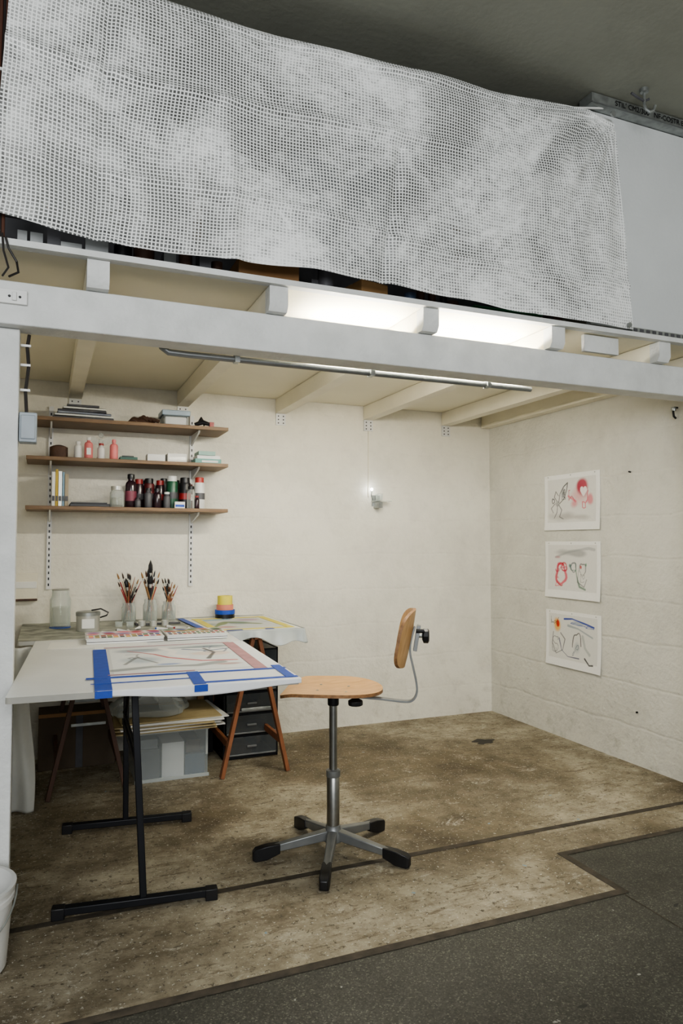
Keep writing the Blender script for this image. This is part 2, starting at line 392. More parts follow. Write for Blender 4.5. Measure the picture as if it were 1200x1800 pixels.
b=B('floor_stain'); out=[(0.07*math.cos(a)*(1+0.25*math.sin(3*a+1)+0.2*math.sin(7*a)),0.055*math.sin(a)*(1+0.2*math.sin(5*a))) for a in [k*2*math.pi/40 for k in range(40)]]
b.slab(out,lambda u,v,t:(2.67+u,4.0+v,0.002-t),0.0015,mat('oil_stain',(0.03,0.026,0.02),0.6),rings=2); b.done()

b=B('wall_back'); b.box((-0.4,YB,0),(3.4,YB+0.12,ZC),M_wall); b.done()
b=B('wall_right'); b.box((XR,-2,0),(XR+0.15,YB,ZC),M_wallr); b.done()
b=B('wall_left'); b.box((-0.45,2.80,0),(-0.28,YB,ZC),M_wall); b.done()
b=B('wall_front'); b.box((-3,2.72,0),(-0.28,2.80,ZC),M_white); b.done()
b=B('ceiling'); b.box((-3,-2,ZC),(3.4,4.85,ZC+0.1),M_ceil); b.done()

# ------------------------------------------------------------------ mezzanine
b=B('mezzanine_support_post'); b.box((-0.255,2.70,0),(-0.095,2.79,2.049),M_white); b.done(0.004)
b=B('mezzanine_support_post'); b.box((3.135,2.66,0),(3.215,2.755,2.049),M_white); b.done(0.004)
b=B('mezzanine_beam'); b.box((-0.26,2.65,2.05),(3.215,2.76,2.20),M_white); b.done(0.004)
JX=[0.156,0.82,1.495,2.165,2.82]
b=B('mezzanine_joists')
for x in JX:
    w=0.0375; iw=b.mi(M_white)
    b.box((x-w,2.66,2.201),(x+w,4.69,2.297),M_cream)
    prof=[(2.60,2.225),(2.615,2.201),(2.66,2.201),(2.66,2.297),(2.60,2.297)]
    va=[b.bm.verts.new((x-w,y,z)) for y,z in prof]; vb=[b.bm.verts.new((x+w,y,z)) for y,z in prof]
    b.face(va,iw); b.face(vb[::-1],iw)
    for k in range(5): b.face([va[k],va[(k+1)%5],vb[(k+1)%5],vb[k]],iw)
b.box((3.14,2.62,2.201),(3.212,4.69,2.297),M_cream)
b.box((2.35,2.64,2.215),(2.56,2.66,2.295),M_white)
b.done()
b=B('mezzanine_deck'); b.box((-0.275,2.62,2.30),(3.215,4.69,2.318),M_board); b.box((-0.275,2.58,2.298),(3.215,2.62,2.320),M_white); b.done()
b=B('joist_hanger_plates')
for x in JX[:5]:
    b.box((x-0.035,4.688,2.12),(x+0.035,4.699,2.20),M_pl)
    for k in range(3):
        for q in (-1,1): b.box((x+q*0.018-0.004,4.684,2.13+k*0.024),(x+q*0.018+0.004,4.689,2.138+k*0.024),M_folder)
b.done()
b=B('electrical_conduit'); pts=[(0.40,2.79,2.085),(0.405,2.79,2.062),(0.43,2.79,2.045)]+[(0.5+k*0.165,2.79,2.043) for k in range(11)]
b.tube(pts,0.013,M_greymetal)
for x in (0.7,1.3,1.9): b.box((x-0.01,2.765,2.028),(x+0.01,2.805,2.06),M_galv)
b.done()
# fluorescent batten: slim body hung just behind its tube so the tube washes the joist bays and the room
M_tube=mat('fluorescent_glow',(1,1,1),0.5,emis=(1.0,0.945,0.81),estr=255)
fl=empty('fluorescent_lamp')
b=B('batten_body'); b.box((1.02,2.895,2.165),(2.22,2.935,2.20),M_pl); b.done(0.003,parent=fl)
b=B('glowing_tube'); b.tube([(1.05,2.872,2.160),(2.19,2.872,2.160)],0.013,M_tube); b.done(parent=fl)
b=B('lamp_holders'); b.box((1.02,2.855,2.14),(1.05,2.93,2.18),M_pl); b.box((2.19,2.855,2.14),(2.22,2.93,2.18),M_pl); b.done(parent=fl)

M_panel=mat('white_panel_paint',(0.62,0.64,0.64),0.6,var=0.03,nscale=3,bump=0.15,bscale=60)
b=B('partition_panel'); b.box((2.38,2.63,2.346),(3.215,2.66,3.395),M_panel); b.done(0.002)
rl=empty('metal_stud_rail')
b=B('rail_channel'); b.box((2.36,2.575,3.397),(3.215,2.66,3.445),M_galv); b.box((2.36,2.572,3.397),(3.215,2.576,3.402),M_greymetal); b.done(parent=rl)
def text(s,loc,size,rot,m,parent,name):
    c=bpy.data.curves.new(name,'FONT'); c.body=s; c.size=size; c.extrude=0.0003; c.materials.append(m)
    o=bpy.data.objects.new(name,c); COL.objects.link(o); o.location=loc; o.rotation_euler=rot; o.parent=parent; return o
text("STIL' CM2/300   NF-COSTR E",(2.50,2.571,3.410),0.036,(math.pi/2,0,0),M_black,rl,'stamped_text')
b=B('metal_floor_rail'); b.box((2.60,2.59,2.3205),(3.215,2.66,2.345),M_galv)
for k in range(15): b.box((2.61+k*0.04,2.588,2.326),(2.632+k*0.04,2.591,2.340),M_folder)
b.done()
b=B('ceiling_hook')
b.lathe((2.58,2.47,3.432),[(0.02,0.018),(0.02,0.0),(0.012,-0.004)],M_galv,12)
b.tube([(2.58,2.47,3.44),(2.58,2.47,3.37),(2.585,2.465,3.35),(2.60,2.46,3.338),(2.62,2.455,3.345),(2.628,2.45,3.37)],0.007,M_galv,8)
b.tube([(2.50,2.47,3.41),(2.535,2.47,3.40),(2.58,2.47,3.39),(2.60,2.46,3.40)],0.006,M_folder,8); b.done()
b=B('wall_hook'); b.tube([(3.218,2.89,2.05),(3.20,2.89,2.05),(3.185,2.89,2.03),(3.19,2.89,2.00),(3.205,2.89,1.99)],0.006,M_blackmetal,8); b.lathe((3.19,2.89,2.04),[(0.012,-0.01),(0.014,0),(0.012,0.01)],M_galv,10); b.done()
b=B('wall_nail'); b.tube([(3.219,3.24,1.725),(3.205,3.24,1.727)],0.005,M_black,8); b.tube([(3.219,3.22,0.31),(3.21,3.22,0.31)],0.006,M_black,8); b.done()

M_net=net_mat()
def curtain():
    nx,nz=240,110
    bot=[(-0.19,2.395),(-0.05,2.382),(0.12,2.355),(0.25,2.344),(0.6,2.352),(0.95,2.366),(1.3,2.358),(1.7,2.338),(2.0,2.326),(2.575,2.322)]
    top=[(-0.131,3.36),(0.1,3.32),(0.39,3.297),(0.72,3.285),(1.07,3.298),(1.46,3.307),(1.78,3.310),(2.10,3.335),(2.355,3.366),(2.49,3.345)]
    def itp(tab,t):
        xs=[p[0] for p in tab]; zs=[p[1] for p in tab]; x=xs[0]+(xs[-1]-xs[0])*t; return x,float(np.interp(x,xs,zs))
    vs=[];uvs=[];fs=[]
    for j in range(nz+1):
        v=j/nz
        for i in range(nx+1):
            u=i/nx; xb,zb=itp(bot,u); xt,zt=itp(top,u); x=xb+(xt-xb)*v; z=zb+(zt-zb)*v
            y=2.560+0.006*math.sin(x*4.1+z*3.3)+0.003*math.sin(x*9.7-z*5.1+1)+0.002*math.sin(x*3+z*17)
            y+=-0.014*math.exp(-((v-0.62-0.10*u)/0.02)**2)*min(1,max(0,(0.75-u)*6))
            y+=0.014*math.exp(-((u-0.52-0.06*v)/0.008)**2)*(1 if v<0.62 else 0.2)
            y+=-0.014*math.exp(-((u-0.3+0.03*v)/0.010)**2)*(1-v)
            y+=0.010*math.exp(-((u-0.12)/0.006)**2)
            y+=-0.010*math.exp(-((v-0.22-0.05*math.sin(u*6))/0.015)**2)
            r=math.hypot((1-u)*2.6,(1-v)*1.05); an=math.atan2(1-v,(1-u)*2.5+1e-6); y+=0.008*math.sin(an*26)*math.exp(-r*1.0)*min(1,r*6)
            y+=0.008*math.exp(-((v-0.95-0.01*math.sin(u*9))/0.012)**2)
            if v>0.97: y+=0.02*((v-0.97)/0.03)
            z+=0.003*math.sin(u*31)*(v>0.97)+0.003*math.sin(u*47+1)*(1 if v<0.02 and u<0.8 else 0)
            vs.append((x,min(y,2.578) if v<0.05 else y,z)); uvs.append((u*2.68,v*1.0))
    W=nx+1
    for j in range(nz):
        for i in range(nx): fs.append((j*W+i,j*W+i+1,(j+1)*W+i+1,(j+1)*W+i))
    me=bpy.data.meshes.new('mesh_curtain'); me.from_pydata(vs,[],fs)
    ul=me.uv_layers.new(name='UVMap')
    for l in me.loops: ul.data[l.index].uv=uvs[l.vertex_index]
    me.materials.append(M_net); me.shade_smooth()
    o=bpy.data.objects.new('mesh_curtain',me); COL.objects.link(o)
curtain()
b=B('curtain_cord'); b.tube([(-0.27,2.60,3.38),(0.3,2.60,3.29),(1.2,2.60,3.29),(2.1,2.60,3.32),(2.45,2.60,3.40)],0.005,M_pl,8)
b.lathe((2.45,2.535,3.335),[(0.014,-0.004),(0.014,0.004)],M_galv,12,tilt=RX(90)); b.lathe((2.54,2.545,2.335),[(0.012,-0.004),(0.012,0.004)],M_galv,12,tilt=RX(90)); b.done()

ZD=2.3205
def carton(name,lo,hi,m,tape=True,rz=0):
    b=B(name); c=((lo[0]+hi[0])/2,(lo[1]+hi[1])/2,lo[2]); R=RZ(rz)
    b.box(lo,hi,m,R,c)
    if tape: b.box((c[0]-0.02,lo[1]-0.001,lo[2]+0.01),(c[0]+0.02,hi[1]+0.001,hi[2]+0.001),M_pl if m is not M_pl else M_card,R,c)
    b.box((lo[0],lo[1],hi[2]-0.0),(hi[0],c[1]-0.004,hi[2]+0.004),m,R,c); b.box((lo[0],c[1]+0.004,hi[2]),(hi[0],hi[1],hi[2]+0.004),m,R,c)
    b.done(0.003)
carton('cardboard_box',(0.68,2.68,ZD),(0.93,2.86,ZD+0.10),M_card,tape=False)
carton('cardboard_box',(1.19,2.69,ZD),(1.33,2.83,ZD+0.085),mat('cardboard_light',(0.42,0.25,0.11),0.7),tape=False,rz=12)
carton('cardboard_box',(0.30,2.98,ZD),(0.85,3.4,ZD+0.62),M_pl)
carton('cardboard_box',(1.0,2.98,ZD),(1.5,3.4,ZD+0.75),mat('grey_carton',(0.33,0.36,0.40),0.6))
carton('cardboard_box',(1.62,2.98,ZD),(2.1,3.4,ZD+0.55),M_pl)
carton('cardboard_box',(-0.2,2.98,ZD),(0.22,3.4,ZD+0.8),M_paper)
b=B('green_storage_crate'); b.box((1.78,2.70,ZD),(2.14,2.86,ZD+0.05),M_green); b.box((1.77,2.69,ZD+0.05),(2.15,2.87,ZD+0.058),M_green); b.done(0.003)
b=B('dark_gap_backing'); b.box((-0.2,2.89,ZD),(2.3,2.93,ZD+0.22),M_folder); b.box((-0.2,2.885,ZD+0.20),(2.3,2.89,ZD+0.22),M_black); b.done(0.003)  # added dark backing, stands in for the shaded mezzanine interior
b=B('stored_studio_clutter')
dk=[M_folder,M_black,M_greymetal,M_brown,M_trestled,M_black,mat('dull_blue',(0.05,0.08,0.14),0.5)]
x=-0.15
while x<2.3:
    w=random.uniform(0.03,0.08); h=random.uniform(0.03,0.11); m=random.choice(dk); y=random.uniform(2.67,2.72)
    if not(0.64<x<0.95 or 1.12<x<1.36 or 1.70<x<2.16):
        if random.random()<0.5: b.lathe((x,y,ZD),[(w/2,0),(w/2,h),(w/2-0.008,h),(w/2-0.008,h-0.01),(0.0005,h-0.01)],m,14)
        else: b.box((x-w/2,y-0.03,ZD),(x+w/2,y+0.05,ZD+h),m)
    x+=w+0.015
b.done()

b=B('cable_bundle')
for k,(x,m) in enumerate([(-0.150,M_brcable),(-0.160,M_cable),(-0.171,M_brcable),(-0.182,M_cable),(-0.19,M_brcable)]):
    b.tube([(x,2.605,3.445),(x+0.003*math.sin(k),2.605,3.1),(x-0.002,2.608,2.8),(x,2.605,2.33)],0.006,m,8)
for z in (2.9,3.2): b.box((-0.198,2.597,z),(-0.142,2.614,z+0.01),M_pl)
b.done()
b=B('hanging_black_cable')
b.tube([(-0.14,2.57,2.32),(-0.13,2.565,2.28),(-0.105,2.57,2.24),(-0.10,2.60,2.215),(-0.13,2.63,2.207)],0.004,M_cable,8)
b.tube([(-0.15,2.57,2.33),(-0.145,2.565,2.27),(-0.13,2.58,2.22),(-0.15,2.63,2.207)],0.0035,M_cable,8); b.done()
b=B('wall_socket_plate'); b.box((-0.185,2.638,2.118),(-0.072,2.65,2.168),M_pl)
for x in (-0.165,-0.128,-0.095): b.lathe((x,2.637,2.143),[(0.0045,-0.002),(0.0045,0.002)],M_black,10,tilt=RX(90))
b.box((-0.12,2.632,2.128),(-0.105,2.638,2.158),M_pl); b.done(0.002)
gb=mat('grey_blue_plastic',(0.30,0.34,0.37),0.45)
b=B('junction_box'); b.box((-0.093,2.71,1.655),(-0.035,2.775,1.76),gb); b.box((-0.088,2.705,1.665),(-0.04,2.711,1.75),gb); b.done(0.004)
b=B('black_power_cable'); b.tube([(-0.07,2.75,1.761),(-0.075,2.75,1.84),(-0.066,2.75,1.93),(-0.072,2.75,2.0),(-0.066,2.75,2.045)],0.006,M_cable,8)
for z in (1.84,1.93,2.0): b.box((-0.093,2.742,z),(-0.06,2.758,z+0.008),M_pl)
b.done()

# ------------------------------------------------------------------ shelves
Y0=4.39
SZ=[1.515,1.80,2.03]
sh=empty('wall_shelf_unit')
b=B('slotted_uprights')
for x in (0.02,0.88):
    b.box((x-0.013,4.683,1.02),(x+0.013,4.699,2.14),M_pl)
    z=1.04
    while z<2.12:
        b.box((x-0.004,4.681,z),(x+0.004,4.684,z+0.016),M_black); z+=0.036
b.done(parent=sh)
b=B('shelf_brackets')
for x in (0.02,0.88):
    for z in SZ:
        i=b.mi(M_pl)
        prof=[(4.683,z-0.022),(4.683,z-0.085),(4.66,z-0.08),(4.45,z-0.038),(4.43,z-0.022)]
        va=[b.bm.verts.new((x-0.005,y,q)) for y,q in prof]; vb=[b.bm.verts.new((x+0.005,y,q)) for y,q in prof]
        b.face(va,i); b.face(vb[::-1],i)
        for k in range(5): b.face([va[k],va[(k+1)%5],vb[(k+1)%5],vb[k]],i)
b.done(parent=sh)
for k,z in enumerate(SZ):
    b=B('shelf_board_%d'%(k+1)); b.box((-0.11,Y0,z-0.022),(1.055,4.683,z),M_shelf); b.done(0.002,parent=sh)
XS=lambda px:0.02+(px-90)*0.0034-0.012
def bottle(b,x,y,z,r,h,m,cap,neck=0.35):
    b.lathe((x,y,z),[(r*0.92,0),(r,0.004),(r,h*0.66),(r*0.85,h*0.74),(r*neck,h*0.8),(r*neck,h*0.86)],m,20)
    b.lathe((x,y,z),[(r*neck*1.25,h*0.86),(r*neck*1.25,h*0.985),(r*neck*0.9,h)],cap,16)
def can(b,x,y,z,r,h,m,cap):
    b.lathe((x,y,z),[(r*0.96,0),(r,0.005),(r,h*0.78),(r*0.9,h*0.83)],m,20)
    b.lathe((x,y,z),[(r*0.82,h*0.83),(r*0.8,h*0.99),(r*0.6,h)],cap,18)
z=SZ[2]+0.0005
b=B('stack_of_folders')
for k,(w,rz,m) in enumerate([(0.34,0,M_folder),(0.33,3,M_tin),(0.30,4,mat('blue_grey_folder',(0.2,0.22,0.27),0.4)),(0.27,-5,M_folder),(0.24,3,M_tin),(0.18,-2,M_folder)]):
    b.box((XS(145)-w/2,4.42,z+k*0.0145),(XS(145)+w/2,4.62,z+0.013+k*0.0145),m,RZ(rz))
b.done(0.003)
b=B('leather_glove')
b.slab([(0.085*math.cos(a),0.05*math.sin(a)) for a in [k*2*math.pi/24 for k in range(24)]],lambda u,v,t:(XS(243)+u,4.47+v,z+0.001+(0.048*(1-(u/0.09)**2)*(1-(v/0.052)**2)+0.01*math.sin(u*90)*(1-(u/0.09)**2) if t==0 else 0)),0.01,M_brown,6)
for k in range(4): b.tube([(XS(243)-0.01+k*0.018,4.45,z+0.030),(XS(243)+0.01+k*0.022,4.435,z+0.036-0.004*k),(XS(243)+0.035+k*0.022,4.42,z+0.014)],[0.012,0.012,0.010],M_brown,8)
b.done()
b=B('lidded_plastic_box'); b.box((XS(281),4.42,z),(XS(326),4.58,z+0.06),M_clearbox); b.box((XS(284),4.425,z+0.002),(XS(322),4.57,z+0.052),M_pl); b.box((XS(278),4.415,z+0.06),(XS(329),4.585,z+0.092),mat('frosted_blue_lid',(0.36,0.45,0.54),0.35)); b.done(0.005)
b=B('black_hand_tool'); b.tube([(XS(338),4.44,z+0.012),(XS(352),4.43,z+0.03),(XS(366),4.42,z+0.016)],[0.012,0.016,0.01],M_black,10); b.tube([(XS(345),4.44,z+0.02),(XS(350),4.45,z+0.055),(XS(358),4.46,z+0.016)],[0.01,0.012,0.01],M_black,8); b.box((XS(364),4.41,z),(XS(372),4.44,z+0.03),M_red); b.done()
z=SZ[1]+0.0005
b=B('brown_bag'); b.slab([(0.05*math.copysign(abs(math.cos(a))**0.6,math.cos(a)),0.05*math.sin(a)) for a in [k*2*math.pi/24 for k in range(24)]],lambda u,v,t:(XS(106)+u,4.46+v,z+(0.075-6*u*u-4*v*v if t==0 else 0)),0.01,M_brown,5); b.done()
b=B('pink_bottles')
for x,h in ((154,0.125),(196,0.12)): bottle(b,XS(x),4.43,z,0.024,h,M_pink,M_pl if x<160 else M_pink,0.4)
b.box((XS(154)-0.012,4.4045,z+0.02),(XS(154)+0.012,4.407,z+0.06),M_paper); b.done()
b=B('white_squeeze_bottles'); bottle(b,XS(137),4.44,z,0.022,0.10,M_pl,M_pl,0.5); bottle(b,XS(175),4.44,z,0.022,0.095,M_pl,M_red,0.5); b.done()
b=B('glass_angel_figurine'); c=(XS(176),4.53,z)
b.lathe(c,[(0.03,0),(0.026,0.01),(0.01,0.05),(0.014,0.11),(0.009,0.135)],M_glass,16); b.lathe((c[0],c[1],c[2]+0.155),[(0.001,-0.016),(0.012,-0.01),(0.016,0),(0.012,0.01),(0.001,0.016)],M_glass,14)
for q in (-1,1): b.slab([(0.03*math.cos(a),0.022*math.sin(a)) for a in [k*2*math.pi/16 for k in range(16)]],lambda u,v,t,q=q:(c[0]+q*0.032+u,c[1]+t,c[2]+0.12+v+q*u*0.5),0.004,M_glass,2)
b.done()
b=B('small_green_tray'); b.box((XS(206),4.41,z),(XS(236),4.5,z+0.018),mat('dark_green_tray',(0.03,0.11,0.08),0.4)); b.box((XS(210),4.42,z+0.018),(XS(230),4.49,z+0.026),M_folder); b.done(0.002)
b=B('white_cartons'); b.box((XS(253),4.41,z),(XS(284),4.5,z+0.042),M_pl); b.box((XS(288),4.40,z),(XS(322),4.5,z+0.05),M_paper); b.box((XS(290),4.399,z+0.01),(XS(320),4.4005,z+0.03),M_tin); b.done(0.002)
b=B('stacked_teal_cartons'); b.box((XS(338),4.41,z),(XS(386),4.55,z+0.028),M_tealbox); b.box((XS(342),4.42,z+0.0285),(XS(384),4.56,z+0.05),M_pl); b.box((XS(344),4.41,z+0.0505),(XS(375),4.55,z+0.075),mat('mint_carton',(0.30,0.48,0.42),0.5)); b.box((XS(350),4.409,z+0.005),(XS(380),4.4105,z+0.018),M_paper); b.done(0.002)
z=SZ[0]+0.0005
b=B('row_of_books'); x=XS(96)
for w,h,m in [(0.018,0.20,M_paper),(0.014,0.215,mat('ochre_book',(0.5,0.36,0.05),0.5)),(0.02,0.205,M_tin),(0.012,0.2,mat('pale_blue_book',(0.2,0.32,0.42),0.5)),(0.02,0.19,mat('sand_book',(0.4,0.34,0.24),0.6))]:
    b.box((x,4.44,z),(x+w,4.62,z+h),m); b.box((x+0.002,4.4385,z+0.03),(x+w-0.002,4.4405,z+0.06),M_folder); x+=w+0.0015
b.done(0.001)
b=B('black_portfolio'); b.box((XS(125),4.42,z),(XS(190),4.62,z+0.018),M_black); b.box((XS(127),4.425,z+0.018),(XS(186),4.61,z+0.026),M_folder); b.done(0.002)
def jar(b,c,r,h,lid=None,water=0.0,m=None):
    m=m or M_glass
    b.lathe(c,[(r*0.9,0.0),(r,0.008),(r,h*0.75),(r*0.82,h*0.86),(r*0.82,h),(r*0.77,h),(r*0.77,h*0.86),(r*0.94,h*0.74),(r*0.94,0.012),(0.0006,0.01)],m,24)
    if water: b.lathe(c,[(r*0.9,0.013),(r*0.92,h*water),(0.0006,h*water)],M_water,24)
    if lid: b.lathe((c[0],c[1],c[2]+h+0.0005),[(r*0.86,-0.012),(r*0.86,0.01),(0.001,0.012)],lid,24)
b=B('glass_storage_jar'); jar(b,(XS(203),4.45,z),0.042,0.115,M_tin,0.5); b.done()
b=B('dark_ink_bottle'); bottle(b,XS(227),4.47,z,0.034,0.205,M_dkglass,M_black,0.5); b.lathe((XS(227),4.47,z),[(0.0345,0.04),(0.0345,0.10)],mat('magenta_label',(0.22,0.05,0.08),0.5),20); b.done()
b=B('paint_and_spray_cans')
dred=mat('maroon_can',(0.10,0.012,0.015),0.4)
L=[(244,4.57,.030,.185,M_dkglass,M_red),(262,4.56,.032,.19,dred,M_black),(282,4.56,.030,.18,M_dkglass,M_red),(301,4.50,.036,.205,mat('dark_green_can',(0.015,0.09,0.045),0.35),M_pl),(326,4.53,.038,.20,M_black,M_black),(350,4.48,.034,.20,M_pl,mat('red_cap',(0.45,0.05,0.04),0.4)),(314,4.62,.028,.19,dred,M_black),(253,4.63,.026,.19,M_pl,M_black),(338,4.63,.028,.20,dred,M_pl),(292,4.64,.026,.20,M_folder,M_black)]
for px,y,r,h,m,c in L:
    can(b,XS(px),y,z,r,h,m,c); b.lathe((XS(px),y,z),[(r*1.012,h*0.3),(r*1.012,h*0.5)],random.choice([M_paper,M_folder,M_red]),20)
for px,y,r,h,m,c in [(238,4.43,.018,.06,M_folder,M_black),(256,4.43,.023,.12,M_folder,M_black),(272,4.44,.025,.12,M_dkglass,M_black),(289,4.44,.022,.10,M_folder,M_pl),(332,4.43,.026,.14,M_glass,M_black),(342,4.42,.016,.08,M_dkglass,M_red)]:
    bottle(b,XS(px),y,z,r,h,m,c,0.6)
b.box((XS(302),4.41,z),(XS(320),4.44,z+0.04),M_paper); b.box((XS(303),4.4095,z+0.008),(XS(319),4.411,z+0.022),M_blue)
b.done()

# ------------------------------------------------------------------ small wall things
b=B('wall_glass_candle_shelf'); cx,cz=2.21,1.60
b.box((cx-0.02,4.60,cz),(cx+0.10,4.695,cz+0.008),M_glass); b.box((cx+0.0,4.61,cz-0.045),(cx+0.03,4.699,cz-0.002),M_galv); b.box((cx-0.015,4.69,cz-0.03),(cx+0.045,4.699,cz+0.05),M_galv)
b.lathe((cx+0.02,4.645,cz+0.0085),[(0.022,0),(0.026,0.05),(0.023,0.05),(0.02,0.006),(0.001,0.005)],M_glass,18); b.done()
b=B('added_glow_bulb'); M_b=mat('added_bulb_glow',(1,1,1),0.4,emis=(0.93,0.97,1.0),estr=70)  # bulb added to make the reflected glow on the wall
b.lathe((cx-0.035,4.655,cz+0.09),[(0.001,-0.010),(0.007,-0.006),(0.010,0),(0.007,0.006),(0.001,0.010)],M_b,14)
b.tube([(cx-0.035,4.655,cz+0.082),(cx-0.03,4.672,cz+0.04),(cx-0.01,4.690,cz+0.02)],0.003,M_galv,6); b.done()
b=B('wall_conduit'); b.box((2.165,4.690,cz+0.04),(2.173,4.699,2.298),M_cream); b.done()
b=B('wall_mounted_white_block'); b.box((-0.22,4.66,0.955),(-0.04,4.699,1.12),M_cream); b.box((-0.22,4.655,0.955),(-0.04,4.662,0.968),M_trestled); b.box((-0.2,4.655,1.03),(-0.045,4.662,1.07),M_paper); b.done(0.003)

def wallprint(name,p,y0,y1,z0,z1,tilt=0,curl=0.02):
    e=empty(name)
    w=y1-y0; h=z1-z0
    def fn(u,v):
        yy=y1-u*w; zz=z0+v*h+tilt*(u-0.5)
        off=0.004+curl*max(0,(0.55-v))**1.6+0.008*max(0,u-0.85)*(1-v)*4
        return (XR-off,yy,zz)
    p.mesh('paper_sheet',fn,M_sheetp,e,0.0012)
    b=B('pins')
    for u in (0.08,0.5,0.92):
        q=fn(u,0.97); b.lathe((q[0]-0.002,q[1],q[2]),[(0.004,0.0),(0.004,0.003)],M_tin,10,tilt=RY(-90))
    b.done(parent=e)
A=1.45
R=(0.50,0.005,0.015);PK=(0.70,0.12,0.17);GR=(0.13,0.13,0.135);DK=(0.012,0.012,0.016); IN=(0.72,0.71,0.66); PB=(0.90,0.89,0.85)
p=Paint(200,140,A,base=PB,seed=1)
p.rect(0.07,0.14,0.93,0.92,IN,0.8)
p.blob(0.35,0.25,0.4,0.08,(0.38,0.36,0.33),0.6,0.8,0.5); p.blob(0.6,0.22,0.35,0.05,(0.45,0.42,0.38),0.6,0.8,0.5)
p.blob(0.66,0.58,0.26,0.20,PK,0.45,0.7,0.6); p.blob(0.72,0.70,0.17,0.19,(0.42,0.01,0.05),0.9,0.4,0.55)
p.blob(0.83,0.52,0.10,0.16,PK,0.7,0.5,0.7); p.blob(0.56,0.46,0.12,0.08,PK,0.6,0.6,0.7)
p.scribble(0.60,0.5,0.14,0.2,18,0.007,(0.45,0.02,0.06),0.8); p.scribble(0.80,0.5,0.10,0.2,14,0.009,PK,0.8)
for q in (-1,1): p.blob(0.72+q*0.028,0.70,0.048,0.05,(0.88,0.82,0.80),0.97,0.2,0.08)
p.stroke([(0.675,0.68),(0.72,0.60),(0.765,0.68)],0.020,(0.88,0.82,0.80),0.97); p.blob(0.72,0.66,0.06,0.045,(0.88,0.82,0.80),0.97,0.2,0.05)
# winged figure in ink: wing outline with inner shading, body and trailing legs
p.stroke([(0.27,0.50),(0.30,0.66),(0.37,0.78),(0.44,0.84),(0.42,0.70),(0.37,0.56),(0.29,0.48)],0.009,DK,0.85)
p.blob(0.36,0.68,0.06,0.12,(0.16,0.16,0.17),0.6,0.6,0.7); p.scribble(0.37,0.68,0.05,0.13,26,0.006,DK,0.8)
p.stroke([(0.24,0.52),(0.19,0.60),(0.22,0.70),(0.27,0.62)],0.008,DK,0.7)
p.blob(0.25,0.48,0.07,0.06,(0.22,0.22,0.22),0.6,0.6,0.5); p.ring(0.17,0.53,0.035,0.04,0.008,DK,0.8)
p.stroke([(0.20,0.48),(0.13,0.40),(0.17,0.32)],0.010,GR,0.8); p.stroke([(0.27,0.46),(0.33,0.36),(0.29,0.24),(0.36,0.20)],0.010,GR,0.8); p.stroke([(0.25,0.45),(0.24,0.32),(0.19,0.22)],0.009,GR,0.8)
p.stroke([(0.45,0.6),(0.52,0.55),(0.58,0.5)],0.02,PK,0.7)
wallprint('watercolour_print',p,3.49,4.03,1.388,1.765)
p=Paint(200,140,A,base=PB,seed=2)
p.rect(0.06,0.14,0.94,0.94,IN,0.8)
p.blob(0.55,0.80,0.5,0.07,(0.36,0.36,0.35),0.75,0.7,0.6); p.stroke([(0.2,0.72),(0.45,0.82),(0.8,0.88),(0.9,0.86)],0.02,(0.3,0.31,0.31),0.5)
p.ring(0.30,0.42,0.13,0.18,0.024,PK,0.9); p.ring(0.31,0.41,0.12,0.20,0.009,R,0.85,1,5); p.ring(0.36,0.55,0.07,0.07,0.012,R,0.8); p.scribble(0.30,0.52,0.10,0.14,22,0.008,(0.55,0.04,0.10),0.8); p.scribble(0.28,0.35,0.08,0.14,12,0.007,PK,0.8)
p.blob(0.47,0.58,0.05,0.05,(0.03,0.16,0.12),0.8,0.4,0.6); p.ring(0.53,0.55,0.07,0.08,0.011,(0.06,0.07,0.1),0.7); p.scribble(0.48,0.57,0.09,0.07,18,0.007,(0.05,0.14,0.10),0.8); p.stroke([(0.57,0.5),(0.60,0.35),(0.64,0.22),(0.74,0.18)],0.018,(0.10,0.20,0.13),0.8)
p.ring(0.69,0.52,0.08,0.1,0.010,(0.10,0.10,0.11),0.7); p.blob(0.66,0.56,0.03,0.04,R,0.85); p.blob(0.75,0.6,0.02,0.04,(0.02,0.2,0.07),0.85); p.stroke([(0.62,0.5),(0.6,0.3),(0.72,0.22),(0.76,0.35)],0.010,GR,0.7); p.scribble(0.68,0.45,0.08,0.15,16,0.006,GR,0.7)
p.blob(0.25,0.72,0.10,0.03,(0.5,0.1,0.14),0.5,0.6,0.5)
wallprint('watercolour_print',p,3.495,4.03,0.932,1.312,curl=0.025)
p=Paint(200,140,A,base=PB,seed=3)
p.rect(0.06,0.14,0.94,0.94,IN,0.8)
p.blob(0.22,0.72,0.10,0.14,(0.75,0.42,0.04),0.8,0.5,0.5); p.blob(0.23,0.76,0.045,0.07,(0.60,0.02,0.01),0.95,0.4,0.4); p.scribble(0.2,0.7,0.10,0.18,22,0.006,DK,0.75)
p.blob(0.66,0.82,0.34,0.05,(0.25,0.32,0.42),0.6,0.7,0.7)
p.stroke([(0.14,0.6),(0.12,0.4),(0.2,0.22),(0.32,0.3),(0.36,0.5),(0.28,0.6)],0.010,GR,0.8); p.scribble(0.24,0.42,0.12,0.18,24,0.006,GR,0.75); p.stroke([(0.25,0.5),(0.3,0.3),(0.42,0.2),(0.62,0.2)],0.010,(0.03,0.04,0.12),0.8)
p.ring(0.58,0.42,0.11,0.22,0.009,DK,0.8,0,3.3); p.blob(0.58,0.4,0.10,0.16,(0.30,0.36,0.36),0.5,0.6,0.5); p.scribble(0.57,0.40,0.08,0.16,14,0.006,(0.1,0.14,0.18),0.7); p.stroke([(0.42,0.75),(0.6,0.72),(0.85,0.6)],0.018,(0.28,0.34,0.36),0.7)
